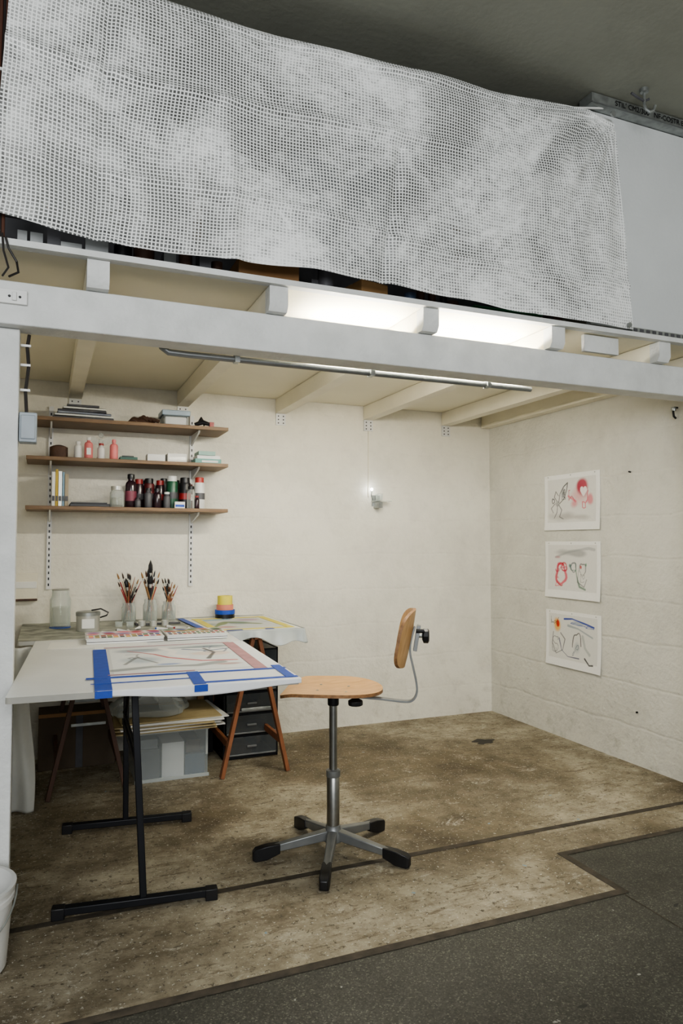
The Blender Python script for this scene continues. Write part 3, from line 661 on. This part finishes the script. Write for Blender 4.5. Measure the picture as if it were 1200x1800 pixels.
p.stroke([(0.35,0.86),(0.5,0.88),(0.7,0.83),(0.88,0.78)],0.012,(0.015,0.05,0.35),0.95); p.scribble(0.62,0.80,0.26,0.05,22,0.006,(0.03,0.08,0.35),0.8); p.stroke([(0.72,0.22),(0.80,0.12),(0.86,0.13)],0.016,DK,0.9)
p.stroke([(0.68,0.6),(0.72,0.4),(0.8,0.3)],0.025,(0.42,0.45,0.42),0.7)
wallprint('watercolour_print',p,3.50,4.03,0.475,0.845,tilt=0.0,curl=0.03)

# ------------------------------------------------------------------ folding table (front)
TZ=0.82
RT=RZ(-3); FL=Vector((-0.108,2.455,0))
ex=RT@Vector((1,0,0)); ey=RT@Vector((0,1,0))
def T(u,v,z): p=FL+ex*u+ey*v; return (p.x,p.y,z)
WT,LT=0.95,1.36
ft=empty('folding_work_table')
def rr(w,l,r,n=6):
    o=[]
    for cx,cy,a0 in ((w-r,r,-90),(w-r,l-r,0),(r,l-r,90),(r,r,180)):
        for k in range(n+1): a=math.radians(a0+90*k/n); o.append((cx+r*math.cos(a),cy+r*math.sin(a)))
    return o
b=B('table_top'); b.slab(rr(WT,LT,0.012),lambda u,v,t:T(u,v,TZ-t),0.020,M_wtop,2,mat('board_edge_dark',(0.36,0.35,0.31),0.6)); b.done(parent=ft)
b=B('leg_frame'); RL=RZ(-7)
for (cx,cy,sg) in ((0.322,2.672,1),(0.372,3.44,-1)):
    d=RL@Vector((1,0,0)); c=Vector((cx,cy,0))
    a=c-d*0.262; e=c+d*0.262
    b.bar(a+Vector((0,0,0.026)),e+Vector((0,0,0.026)),0.034,0.026,M_blackmetal)
    for q in (a,e): b.box((q.x-0.022,q.y-0.020,0),(q.x+0.022,q.y+0.020,0.041),M_black,RL)
    lx=cx if sg>0 else cx-0.034
    b.bar((lx+0.022,cy,0.036),(lx-0.014*sg,cy+0.03*sg,TZ-0.045),0.024,0.020,M_blackmetal,(0,1,0))
    b.bar((cx-0.28,cy+0.02,TZ-0.04),(cx+0.33,cy-0.05,TZ-0.04),0.03,0.035,M_blackmetal)
b.bar((0.322,2.69,0.49),(0.345,3.42,0.49),0.018,0.022,M_blackmetal)
b.bar((0.322,2.69,0.53),(0.345,3.42,0.53),0.012,0.012,M_blackmetal)
b.bar((0.322,2.72,0.46),(0.335,3.02,TZ-0.03),0.013,0.016,M_blackmetal); b.bar((0.345,3.40,0.46),(0.337,3.08,TZ-0.03),0.013,0.016,M_blackmetal)
b.bar((0.05,2.72,TZ-0.035),(0.12,3.6,TZ-0.035),0.03,0.025,M_blackmetal); b.bar((0.62,2.64,TZ-0.035),(0.69,3.55,TZ-0.035),0.03,0.025,M_blackmetal)
b.done(0.003,parent=ft)

ta=empty('taped_watercolour_sheet')
p=Paint(260,190,0.75,base=(0.78,0.79,0.80),seed=7)
def F(u,v):
    U=0.27+u*(0.955-0.27)
    s=-0.03+v*(1.02+0.03)
    if s<0: return T(U,-0.004-0.003*math.sin(u*9),TZ+0.002+s*(0.9-0.35*math.cos(u*6.3)))
    return T(U,s-0.004*max(0,1-s/0.03),TZ+0.0025)
p.rect(0.06,0.28,0.90,0.95,(0.60,0.61,0.61),1); p.rect(0.09,0.31,0.88,0.92,(0.72,0.74,0.73),1)
p.blob(0.55,0.87,0.26,0.035,(0.16,0.22,0.24),0.85,0.7,0.5); p.blob(0.3,0.83,0.12,0.04,(0.25,0.3,0.36),0.7,0.7,0.6)
p.stroke([(0.2,0.84),(0.35,0.72),(0.42,0.62),(0.6,0.5),(0.8,0.48)],0.008,R,0.85)
p.blob(0.25,0.6,0.12,0.09,(0.35,0.43,0.48),0.7,0.6,0.5); p.blob(0.68,0.68,0.12,0.06,(0.72,0.60,0.52),0.8,0.4,0.5); p.stroke([(0.42,0.88),(0.48,0.78),(0.45,0.7),(0.52,0.62)],0.018,(0.85,0.82,0.78),0.9)
p.stroke([(0.1,0.38),(0.3,0.42),(0.55,0.40),(0.7,0.45)],0.02,(0.18,0.2,0.2),0.7); p.stroke([(0.55,0.82),(0.7,0.75),(0.85,0.80)],0.010,(0.06,0.1,0.2),0.8); p.stroke([(0.65,0.55),(0.72,0.7),(0.68,0.82)],0.010,DK,0.8)
p.blob(0.72,0.40,0.08,0.03,(0.40,0.2,0.17),0.7); p.blob(0.4,0.46,0.06,0.02,(0.1,0.2,0.5),0.7,0.6,0.5); p.stroke([(0.16,0.5),(0.24,0.66),(0.34,0.5)],0.008,GR,0.7)
p.scribble(0.7,0.78,0.14,0.10,20,0.006,(0.1,0.12,0.2),0.7); p.scribble(0.25,0.62,0.1,0.12,16,0.005,GR,0.6)
p.mesh('paper_sheet',F,M_sheetp,ta,0.0008)
b=B('blue_tape_strips')
def strip(u0,v0,u1,v1,w,m,z=TZ+0.0034): b.bar(T(u0,v0,z),T(u1,v1,z),w,0.0008,m)
strip(0.29,0.0,0.29,0.94,0.055,M_blue); strip(0.235,0.225,0.955,0.215,0.026,M_blue,TZ+0.0042); strip(0.62,0.03,0.952,0.035,0.026,M_blue,TZ+0.0038); strip(0.60,0.0,0.605,0.24,0.042,M_blue,TZ+0.0048)
strip(0.925,0.02,0.93,0.28,0.035,M_blue,TZ+0.005); strip(0.25,0.115,0.60,0.12,0.010,M_blue,TZ+0.0046)
strip(0.865,0.22,0.875,0.98,0.05,M_mauve,TZ+0.004); strip(0.31,0.975,0.88,0.985,0.012,M_mauve,TZ+0.004); strip(0.31,0.27,0.62,0.27,0.012,M_mauve,TZ+0.0044)
for u0,u1 in ((0.263,0.317),(0.58,0.625)):
    q0=T(u0,-0.010,TZ-0.020); q1=T(u1,-0.010,TZ+0.003); b.box((q0[0],q0[1]-0.001,q0[2]),(q1[0],q0[1]+0.002,q1[2]),M_blue)
b.done(parent=ta)
b=B('blank_paper_sheet'); c=T(0.27,1.16,TZ); b.box((c[0]-0.20,c[1]-0.14,TZ+0.0006),(c[0]+0.24,c[1]+0.12,TZ+0.0018),M_paper,RZ(-4)); b.done()

# ------------------------------------------------------------------ back table on trestles
BZ=0.815; BY=3.86
bt=empty('trestle_work_table')
b=B('table_top'); b.slab([(x-0.12,y+BY) for x,y in rr(1.49,4.695-BY,0.01)],lambda u,v,t:(u,v,BZ-t),0.02,M_gtop,2,M_tin); b.done(parent=bt)
def trestle(x,m,name):
    b=B(name)
    for y in (3.93,4.52):
        for q in (-1,1):
            b.bar((x+q*0.012,y,BZ-0.025),(x+q*0.19,y,0.003),0.040,0.022,m,(1,0,0))
        b.bar((x-0.085,y-0.016,0.37),(x+0.085,y-0.016,0.37),0.004,0.016,M_galv)
    b.bar((x-0.012,3.87,BZ-0.038),(x-0.012,4.60,BZ-0.038),0.022,0.03,m); b.bar((x+0.012,3.87,BZ-0.038),(x+0.012,4.60,BZ-0.038),0.022,0.03,m)
    for q in (-1,1): b.bar((x+q*0.15,3.93,0.18),(x+q*0.15,4.52,0.18),0.02,0.04,m)
    b.done(0.002,parent=bt)
trestle(1.11,M_trestle,'trestle_right'); trestle(0.22,M_trestled,'trestle_left')
tb=empty('yellow_taped_watercolour')
p=Paint(160,120,0.8,base=(0.76,0.77,0.76),seed=9)
p.rect(0.14,0.12,0.85,0.88,(0.60,0.62,0.60),1); p.blob(0.45,0.5,0.25,0.12,(0.16,0.24,0.22),0.8,0.7,0.5); p.stroke([(0.2,0.3),(0.4,0.6),(0.7,0.4)],0.03,(0.16,0.22,0.06),0.8); p.blob(0.68,0.7,0.12,0.08,(0.45,0.25,0.38),0.7); p.stroke([(0.2,0.75),(0.5,0.8)],0.03,(0.08,0.32,0.48),0.8)
p.blob(0.3,0.25,0.1,0.06,(0.5,0.12,0.1),0.6,0.6,0.5)
p.mesh('paper_sheet',lambda u,v:(0.80+u*0.56,BY-0.0+v*0.76,BZ+0.0025),M_sheetp,tb,0.0008)
b=B('tape_strips')
def st(x0,y0,x1,y1,w,m,z=BZ+0.0036): b.bar((x0,y0,z),(x1,y1,z),w,0.0008,m)
st(0.86,BY+0.06,1.33,BY+0.06,0.045,M_yel); st(0.86,4.53,1.32,4.53,0.045,M_yel); st(0.885,BY+0.04,0.885,4.55,0.045,M_yel,BZ+0.0045); st(1.31,BY+0.04,1.31,4.55,0.045,M_yel,BZ+0.0045); st(0.83,BY+0.01,0.80,4.60,0.04,M_blue,BZ+0.0052); st(0.93,BY+0.02,1.02,BY+0.02,0.03,M_blue,BZ+0.005); st(1.15,BY+0.02,1.2,BY+0.02,0.03,M_blue,BZ+0.005)
b.done(parent=tb)
def drape():
    p=Paint(90,16,3,base=(0.6,0.62,0.6),seed=3)
    def fn(u,v):
        if u<0.6: x=0.93+u/0.6*0.445; y=BY-0.006
        else: x=1.377; y=BY-0.006+(u-0.6)/0.4*0.45
        d=(1-v)*(0.035+0.05*math.sin(u*3.0)**2+0.015*math.sin(u*21)); o=0.010*math.sin(u*33)*(1-v)+0.012*(1-v)
        if u<0.6: y-=o
        else: x+=o
        return (x,y,BZ+0.001-d)
    p.mesh('plastic_cover_sheet',fn,M_cover,None,0.001)
drape()

b=B('glass_water_jar'); jar(b,(0.085,4.42,BZ+0.0005),0.057,0.215,None,0.55); b.lathe((0.085,4.42,BZ+0.001),[(0.046,0.214),(0.049,0.219),(0.046,0.222)],M_tin,20); b.lathe((0.085,4.42,BZ+0.0005),[(0.0575,0.0),(0.0575,0.004)],M_blue,20); b.done()
b=B('round_tin'); b.lathe((0.225,4.20,BZ+0.0005),[(0.060,0),(0.062,0.004),(0.062,0.085)],M_tin,32); b.lathe((0.225,4.20,BZ+0.0005),[(0.065,0.085),(0.065,0.103),(0.06,0.107),(0.001,0.107)],M_galv,32)
b.box((0.19,4.133,BZ+0.02),(0.255,4.140,BZ+0.07),M_paper)
b.tube([(0.24,4.17,BZ+0.115),(0.29,4.17,BZ+0.122),(0.33,4.17,BZ+0.10),(0.32,4.16,BZ+0.085),(0.285,4.155,BZ+0.075)],0.004,M_black,8); b.done()
hm=[M_black,M_trestle,M_shelf,M_red,M_card,M_black,mat('pale_wood_handle',(0.5,0.34,0.16),0.5)]
tipm=[M_brown,M_black,mat('tan_bristle',(0.30,0.17,0.07),0.8)]
def brush(b,c,tilt,az,l,r,kind):
    d=Vector((math.sin(tilt)*math.cos(az),math.sin(tilt)*math.sin(az),math.cos(tilt)))
    p0=Vector(c); m=random.choice(hm)
    if kind=='handle':   # stored bristles-down, tapered handle end showing
        b.tube([p0,p0+d*l*0.35,p0+d*l*0.8,p0+d*l],[r*0.9,r*1.1,r*0.7,r*0.35],m,8); return
    big=kind=='big'; a1=0.70 if big else 0.80; a2=0.78 if big else 0.87
    b.tube([p0,p0+d*l*0.4,p0+d*l*a1],[r*0.5,r*0.85,r*0.8],m,8); b.tube([p0+d*l*a1,p0+d*l*a2],[r*0.9,r*1.15],M_tin,8)
    k=1.7 if big else 1.15
    b.tube([p0+d*l*a2,p0+d*l*(a2+0.05),p0+d*l*(a2+(1-a2)*0.6),p0+d*l],[r*1.15,r*k,r*k*0.85,0.0006],M_black if big else random.choice(tipm),8)
for (x,y,nb,bigs,l0,l1,sp) in ((0.480,4.56,19,1,0.20,0.31,0.44),(0.600,4.50,21,4,0.22,0.35,0.32),(0.722,4.56,19,1,0.16,0.27,0.40)):
    e=empty('jar_of_brushes')
    b=B('jar'); jar(b,(x,y,BZ+0.0005),0.043,0.12 if x!=0.600 else 0.14,None,0.5); b.done(parent=e)
    b=B('brushes')
    for k in range(nb):
        lean=-sp+2*sp*((k*5)%nb)/(nb-1); az=0 if lean>0 else math.pi; az+=random.uniform(-0.35,0.35)
        ti=abs(lean); l=l0+(l1-l0)*((k*7)%nb)/nb
        kd='big' if k<bigs else ('handle' if k%3==0 else 'small')
        if kd=='big': ti*=0.45
        off=0.030*min(1,ti/0.15)
        brush(b,(x-off*math.cos(az),y-off*0.6*math.sin(az)+random.uniform(-.012,.012),BZ+0.016),ti,az,l+(0.06 if kd=='big' else 0),(0.0085 if kd=='big' else random.uniform(0.0034,0.0052)),kd)
    b.done(parent=e)
b=B('stack_of_tape_rolls')
z0=BZ+0.0005
for (r,h,m) in ((0.062,0.028,M_black),(0.064,0.026,M_blue),(0.054,0.034,mat('salmon_tape',(0.72,0.26,0.18),0.55)),(0.048,0.056,M_yel)):
    b.lathe((1.08,4.56,z0),[(r,0.0),(r,h),(r*0.6,h),(r*0.6,0.002)],m,32); z0+=h+0.0003
b.done()
b=B('small_paint_pots')
for (x,y) in ((0.40,4.32),(0.46,4.29),(0.53,4.32),(0.66,4.30),(0.59,4.28)):
    b.lathe((x,y,BZ+0.0005),[(0.020,0),(0.022,0.03),(0.019,0.03),(0.018,0.01),(0.001,0.01)],M_glass if x<0.5 else M_tin,16)
b.done()
b=B('paint_tubes')
for k in range(9):
    x=0.32+0.055*k+random.uniform(-.02,.02); y=4.03+random.uniform(-.05,.12); a=random.uniform(0,3.1); d=Vector((math.cos(a),math.sin(a),0))*0.035
    c=Vector((x,y,BZ+0.010)); b.tube([c-d,c+d*0.8],[0.003,0.009],random.choice([M_pl,M_tin,M_paper]),10); b.tube([c+d*0.8,c+d*1.1],0.005,random.choice([M_red,M_blue,M_yel,M_black]),8)
b.done()
b=B('enamel_mixing_tray'); b.box((0.50,4.36,BZ+0.0008),(0.76,4.44,BZ+0.010),M_folder); b.box((0.51,4.37,BZ+0.010),(0.75,4.43,BZ+0.013),M_tin); b.done(0.003)
def palette(name,x0,y0,x1,y1,seed,warm,rz):
    e=empty(name); rng=random.Random(seed); c=Vector(((x0+x1)/2,(y0+y1)/2,0)); Rm=RZ(rz)
    z=TZ+0.0012+0.0015; H=0.022
    b=B('metal_box'); b.box((x0,y0,z),(x1,y1,z+H),M_pl,Rm,(c.x,c.y,z)); b.box((x0-0.004,y0-0.004,z+H),(x1+0.004,(y0+y1)/2-0.003,z+H+0.004),M_pl,Rm,(c.x,c.y,z)); b.box((x0-0.004,(y0+y1)/2+0.003,z+H),(x1+0.004,y1+0.004,z+H+0.004),M_pl,Rm,(c.x,c.y,z)); b.box((x0-0.001,y0-0.001,z+0.008),(x1+0.001,y1+0.001,z+0.011),M_folder,Rm,(c.x,c.y,z)); b.done(0.001,parent=e)
    p=Paint(140,90,(x1-x0)/(y1-y0),base=(0.75,0.74,0.72),seed=seed)
    wm=[(0.62,0.03,0.02),(0.72,0.15,0.14),(0.75,0.38,0.03),(0.70,0.15,0.22),(0.42,0.01,0.04),(0.7,0.5,0.06),(0.30,0.12,0.35)]; cm=[(0.03,0.02,0.015),(0.20,0.17,0.02),(0.04,0.14,0.03),(0.35,0.05,0.02),(0.01,0.04,0.22),(0.4,0.25,0.04),(0.5,0.04,0.03)]
    cs=wm if warm else cm
    for k in range(5):
        for r_ in range(2): p.blob(0.1+k*0.2,0.62+r_*0.22,0.16,0.13,rng.choice(cs),0.92,0.35,0.3)
    for k in range(12): p.rect(0.03+k*0.08,0.06,0.09+k*0.08,0.22,rng.choice(cs+cm)); p.rect(0.03+k*0.08,0.27,0.09+k*0.08,0.43,rng.choice(cs+cm))
    p.rect(0,0.47,1,0.50,(0.1,0.1,0.1),1)
    p.mesh('paint_wells',lambda u,v:tuple(Rm@(Vector((x0+u*(x1-x0),y0+v*(y1-y0),z+H+0.0055))-Vector((c.x,c.y,0)))+Vector((c.x,c.y,0))),M_sheetp,e,0.0008)
palette('watercolour_palette',0.19,3.56,0.545,3.82,11,True,-2); palette('watercolour_palette',0.565,3.56,0.86,3.80,12,False,-2)

# ------------------------------------------------------------------ under the tables
e=empty('clear_storage_box')
b=B('tub'); x0,y0,x1,y1,h=0.47,4.02,0.86,4.42,0.27
for lo,hi in (((x0,y0,0.001),(x1,y0+0.004,h)),((x0,y1-0.004,0.001),(x1,y1,h)),((x0,y0,0.001),(x0+0.004,y1,h)),((x1-0.004,y0,0.001),(x1,y1,h)),((x0,y0,0.001),(x1,y1,0.005))): b.box(lo,hi,M_clearbox)
for q in (0.0,h-0.012):
    b.box((x0-0.006,y0-0.008,q+0.001),(x1+0.006,y0,q+0.018),M_cover)
b.box((x0,y0-0.004,0.12),(x0+0.012,y0,0.26),M_cover); b.box((x1-0.012,y0-0.004,0.12),(x1,y0,0.26),M_cover)
b.done(parent=e)
b=B('contents'); b.box((0.49,4.04,0.006),(0.60,4.3,0.17),M_folder); b.box((0.61,4.03,0.006),(0.73,4.3,0.20),M_pl); b.box((0.74,4.05,0.006),(0.85,4.3,0.12),mat('dull_blue',()))
b.box((0.50,4.06,0.171),(0.59,4.25,0.22),M_greymetal); b.box((0.75,4.08,0.121),(0.83,4.28,0.19),M_brown); b.done(parent=e)
b=B('stack_of_paper_sheets')
mp_=mat('manila_paper',(0.46,0.37,0.20),0.7)
for k in range(8):
    c=(0.665+random.uniform(-.03,.03),4.2,0.276+k*0.008); b.box((c[0]-0.27,3.97,c[2]),(c[0]+0.27,4.42,c[2]+0.006),random.choice([mp_,M_paper,M_paper,mp_]),RZ(random.uniform(-6,6)))
b.done()
b=B('crumpled_plastic_wrap'); b.slab([(0.22*math.cos(a)*(1+0.1*math.sin(5*a)),0.16*math.sin(a)*(1+0.15*math.sin(4*a))) for a in [k*2*math.pi/40 for k in range(40)]],lambda u,v,t:(0.56+u,4.2+v,0.345+(max(0,0.14*(1-(u/0.25)**2-(v/0.2)**2))+0.012*math.sin(u*60+v*40)+0.008*math.sin(u*110-v*70) if t==0 else 0)),0.01,M_clearbox,9); b.done()
sd=clear_mat('smoked_drawer_front',(0.10,0.11,0.115),0.55,0.2)
b=B('black_drawer_unit')
b.box((1.0,4.24,0.0),(1.012,4.62,0.66),M_blackmetal); b.box((1.328,4.24,0.0),(1.34,4.62,0.66),M_blackmetal); b.box((1.0,4.60,0.0),(1.34,4.62,0.66),M_blackmetal)
for k in range(6): b.box((1.0,4.24,0.003+k*0.128),(1.34,4.62,0.015+k*0.128),M_blackmetal)
for k in range(5):
    z=0.022+k*0.128; b.box((1.015,4.225,z),(1.325,4.232,z+0.112),sd); b.box((1.018,4.222,z+0.002),(1.322,4.226,z+0.012),M_greymetal); b.box((1.14,4.214,z+0.05),(1.20,4.226,z+0.062),M_greymetal)
    b.box((1.03,4.26,z-0.004),(1.03+random.uniform(.08,.25),4.5,z+random.uniform(.04,.09)),random.choice([M_pl,M_tin,M_folder,M_card]))
b.done(0.002)
b=B('dark_portfolio_case'); b.box((0.955,4.45,0.0),(0.985,4.66,0.5),M_black); b.box((0.975,4.40,0.47),(0.985,4.45,0.5),M_black); b.done(0.002)
b=B('plywood_offcut'); b.box((0.90,4.52,0.0),(0.94,4.55,0.52),M_card); b.box((0.898,4.518,0.5),(0.942,4.552,0.52),M_plyedge); b.done(0.002)
b=B('dark_carton'); b.box((-0.02,4.45,0),(0.40,4.66,0.32),mat('dark_cardboard',(0.10,0.075,0.05),0.8)); b.box((-0.02,4.44,0.30),(0.4,4.45,0.32),M_card); b.box((0.18,4.448,0.0),(0.22,4.451,0.3),M_folder); b.done(0.003)
p=Paint(40,60,0.5,base=(0.60,0.61,0.58),seed=5)
p.mesh('hanging_dust_sheet',lambda u,v:(-0.24+u*0.20*(1.05-0.15*v)+0.01*math.sin(v*7),3.80+0.014*math.sin(u*13+v*2)+0.015*math.sin(v*9+u*4),0.005+v*0.79),M_sheetp,None,0.002)

# ------------------------------------------------------------------ swivel chair
ch=empty('swivel_chair')
C=Vector((1.136,2.82,0)); F_=Vector((-0.88,0.475,0)).normalized(); S_=Vector((0.475,0.88,0)).normalized(); Z_=Vector((0,0,1))
def W(f,s,z): q=C+F_*f+S_*s; return (q.x,q.y,z)
b=B('star_base')
b.lathe((C.x,C.y,0.05),[(0.03,0),(0.042,0.005),(0.042,0.035),(0.032,0.055),(0.03,0.07)],M_greymetal,24)
for k in range(5):
    a=math.radians(26+72*k); d=Vector((math.cos(a),math.sin(a),0)); pr=Vector((-d.y,d.x,0))
    i=b.mi(M_greymetal)
    secs=[]
    for t,w,z0,z1 in ((0.03,0.020,0.062,0.10),(0.12,0.017,0.048,0.083),(0.25,0.014,0.030,0.058)):
        c=C+d*t; secs.append([b.bm.verts.new(c+pr*q*w+Z_*z) for q,z in ((-1,z0),(1,z0),(1,z1),(-0,z1+0.004),(-1,z1))])
    for n in range(2):
        for j in range(5): b.face([secs[n][j],secs[n][(j+1)%5],secs[n+1][(j+1)%5],secs[n+1][j]],i)
    b.face(secs[0],i); b.face(secs[-1][::-1],i)
    j=b.mi(M_black); secs=[]
    for t,w,z0,z1 in ((0.225,0.018,0.026,0.064),(0.28,0.019,0.004,0.060),(0.325,0.019,0.0,0.050),(0.338,0.013,0.006,0.038)):
        c=C+d*t; secs.append([b.bm.verts.new(c+pr*q*w+Z_*z) for q,z in ((-1,z0),(1,z0),(1,z1),(-1,z1))])
    for n in range(3):
        for q in range(4): b.face([secs[n][q],secs[n][(q+1)%4],secs[n+1][(q+1)%4],secs[n+1][q]],j)
    b.face(secs[0],j); b.face(secs[-1][::-1],j)
b.done(0.003,parent=ch)
b=B('stem'); c=(C.x,C.y,0)
b.lathe(c,[(0.027,0.10),(0.027,0.335),(0.024,0.34)],M_chrome,24); b.lathe(c,[(0.028,0.318),(0.030,0.322),(0.030,0.345),(0.022,0.35)],M_greymetal,24)
b.lathe(c,[(0.017,0.34),(0.017,0.63)],M_chrome,20); b.lathe(c,[(0.022,0.615),(0.024,0.62),(0.024,0.648),(0.03,0.655),(0.03,0.668)],M_black,20); b.done(parent=ch)
out=[]
for k in range(60):
    a=2*math.pi*k/60; f=math.cos(a); s=math.sin(a)
    n=5.0 if f>0 else 2.1
    r=1/((abs(f)**n+abs(s)**n)**(1/n)); out.append((0.21*r*f,0.205*r*s*(1-0.04*(f*r))))
def seatz(f,s):
    z=0.690+0.25*s*s-0.010*math.exp(-((f+0.05)**2+s*s)/0.012)
    if f>0.13: z-=2.6*(f-0.13)**2
    return z
b=B('seat'); b.slab(out,lambda u,v,t:W(u,v,seatz(u,v)-t),0.013,M_ply,10,M_plyedge)
for f,s in ((0.06,0.06),(0.06,-0.06),(-0.06,0.06),(-0.06,-0.06)):
    q=W(f,s,seatz(f,s)+0.0005); b.lathe(q,[(0.006,-0.001),(0.006,0.001),(0.001,0.0016)],M_galv,10)
b.done(parent=ch)
b=B('seat_mechanism'); b.bar(W(0.10,0,0.672),W(-0.13,0,0.672),0.09,0.014,M_greymetal)
b.tube([W(-0.10,-0.03,0.66),W(-0.10,-0.03,0.643)],0.006,M_chrome,8)
kn=W(-0.10,-0.07,0.645)
b.lathe(kn,[(0.026,-0.014),(0.031,-0.010),(0.031,0.006),(0.02,0.012),(0.008,0.02)],M_black,10)
b.done(0.002,parent=ch)
b=B('backrest_spring_bar')
pts=[(-0.08,0.655),(-0.2,0.647),(-0.30,0.638),(-0.335,0.645),(-0.352,0.675),(-0.350,0.72),(-0.335,0.79),(-0.325,0.84),(-0.328,0.89),(-0.345,0.95)]
i=b.mi(M_greymetal)
P=[Vector((q[0],q[1])) for q in pts]; fine=[]
for k in range(len(P)-1):
    p0=P[max(k-1,0)];p1=P[k];p2=P[k+1];p3=P[min(k+2,len(P)-1)]
    for t in [j/5 for j in range(5)]: fine.append(0.5*((2*p1)+(-p0+p2)*t+(2*p0-5*p1+4*p2-p3)*t*t+(-p0+3*p1-3*p2+p3)*t**3))
fine.append(P[-1])
rings=[]
for k,q in enumerate(fine):
    d=(fine[min(k+1,len(fine)-1)]-fine[max(k-1,0)]).normalized(); n=Vector((-d.y,d.x))
    rings.append([b.bm.verts.new(Vector(W(q.x+n.x*a*0.004,s,q.y+n.y*a*0.004))) for a,s in ((-1,-0.016),(1,-0.016),(1,0.016),(-1,0.016))])
for k in range(len(rings)-1):
    for j in range(4): b.face([rings[k][j],rings[k][(j+1)%4],rings[k+1][(j+1)%4],rings[k+1][j]],i)
b.face(rings[0],i); b.face(rings[-1][::-1],i)
b.done(0.0015,parent=ch)
b=B('backrest'); out=[]
for k in range(56):
    a=2*math.pi*k/56; cu=math.cos(a); sv=math.sin(a); n=3.4
    r=1/((abs(cu)**n+abs(sv)**n)**(1/n)); out.append((0.185*r*cu,0.118*r*sv))
def back(u,v,t):
    f=-0.318-0.20*v+1.35*u*u+0.25*v*v - t
    return W(f,u,0.905+v)
b.slab(out,back,0.013,M_ply,9,M_plyedge); b.done(parent=ch)
b=B('backrest_bracket')
b.bar(W(-0.345,0,0.85),W(-0.362,0,0.955),0.05,0.016,M_greymetal,(0.88,-0.475,0))
c=Vector(W(-0.355,0,0.90)); q=-F_
c2=c+Vector((0,0,0.012))
b.tube([c2,c2+q*0.025],0.009,M_galv,10)
b.tube([c2+q*0.020,c2+q*0.026,c2+q*0.045,c2+q*0.05],[0.016,0.031,0.031,0.022],M_black,9)
b.tube([Vector(W(-0.35,-0.03,0.935)),Vector(W(-0.385,-0.03,0.935))],0.009,M_black,8)
b.done(0.001,parent=ch)

b=B('white_bucket'); c=(-0.225,2.485,0)
b.lathe(c,[(0.128,0.001),(0.135,0.006),(0.150,0.205),(0.156,0.207),(0.156,0.222),(0.152,0.224),(0.153,0.24),(0.159,0.242),(0.160,0.252),(0.148,0.252),(0.131,0.01),(0.001,0.008)],M_pl,48)
hp=[(c[0]+0.162*math.cos(a),c[1]-0.162*math.sin(a)*0.9-0.0,0.235-0.13*math.sin(a)) for a in [math.pi*k/20 for k in range(21)]]
b.tube(hp,0.003,M_galv,8); b.done()

# ------------------------------------------------------------------ camera & light
cam=bpy.data.cameras.new('camera'); co=bpy.data.objects.new('camera',cam); COL.objects.link(co)
cam.sensor_width=36; cam.sensor_fit='AUTO'; cam.lens=24.96; cam.clip_start=0.02
co.location=(0,0,1.3); co.rotation_euler=(math.radians(92.52),0,math.radians(-22.6)); SC.camera=co
w=bpy.data.worlds.new('world'); SC.world=w; w.use_nodes=True
w.node_tree.nodes['Background'].inputs[0].default_value=(0.96,0.98,1.0,1); w.node_tree.nodes['Background'].inputs[1].default_value=0.20
def area(name,loc,rot,sx,sy,e,col):
    l=bpy.data.lights.new(name,'AREA'); l.shape='RECTANGLE'; l.size=sx; l.size_y=sy; l.energy=e; l.color=col
    o=bpy.data.objects.new(name,l); COL.objects.link(o); o.location=loc; o.rotation_euler=rot
area('window_daylight',(-0.6,-2.6,2.3),(math.radians(92),0,math.radians(-8)),3.6,1.8,215,(0.97,0.99,1.0))
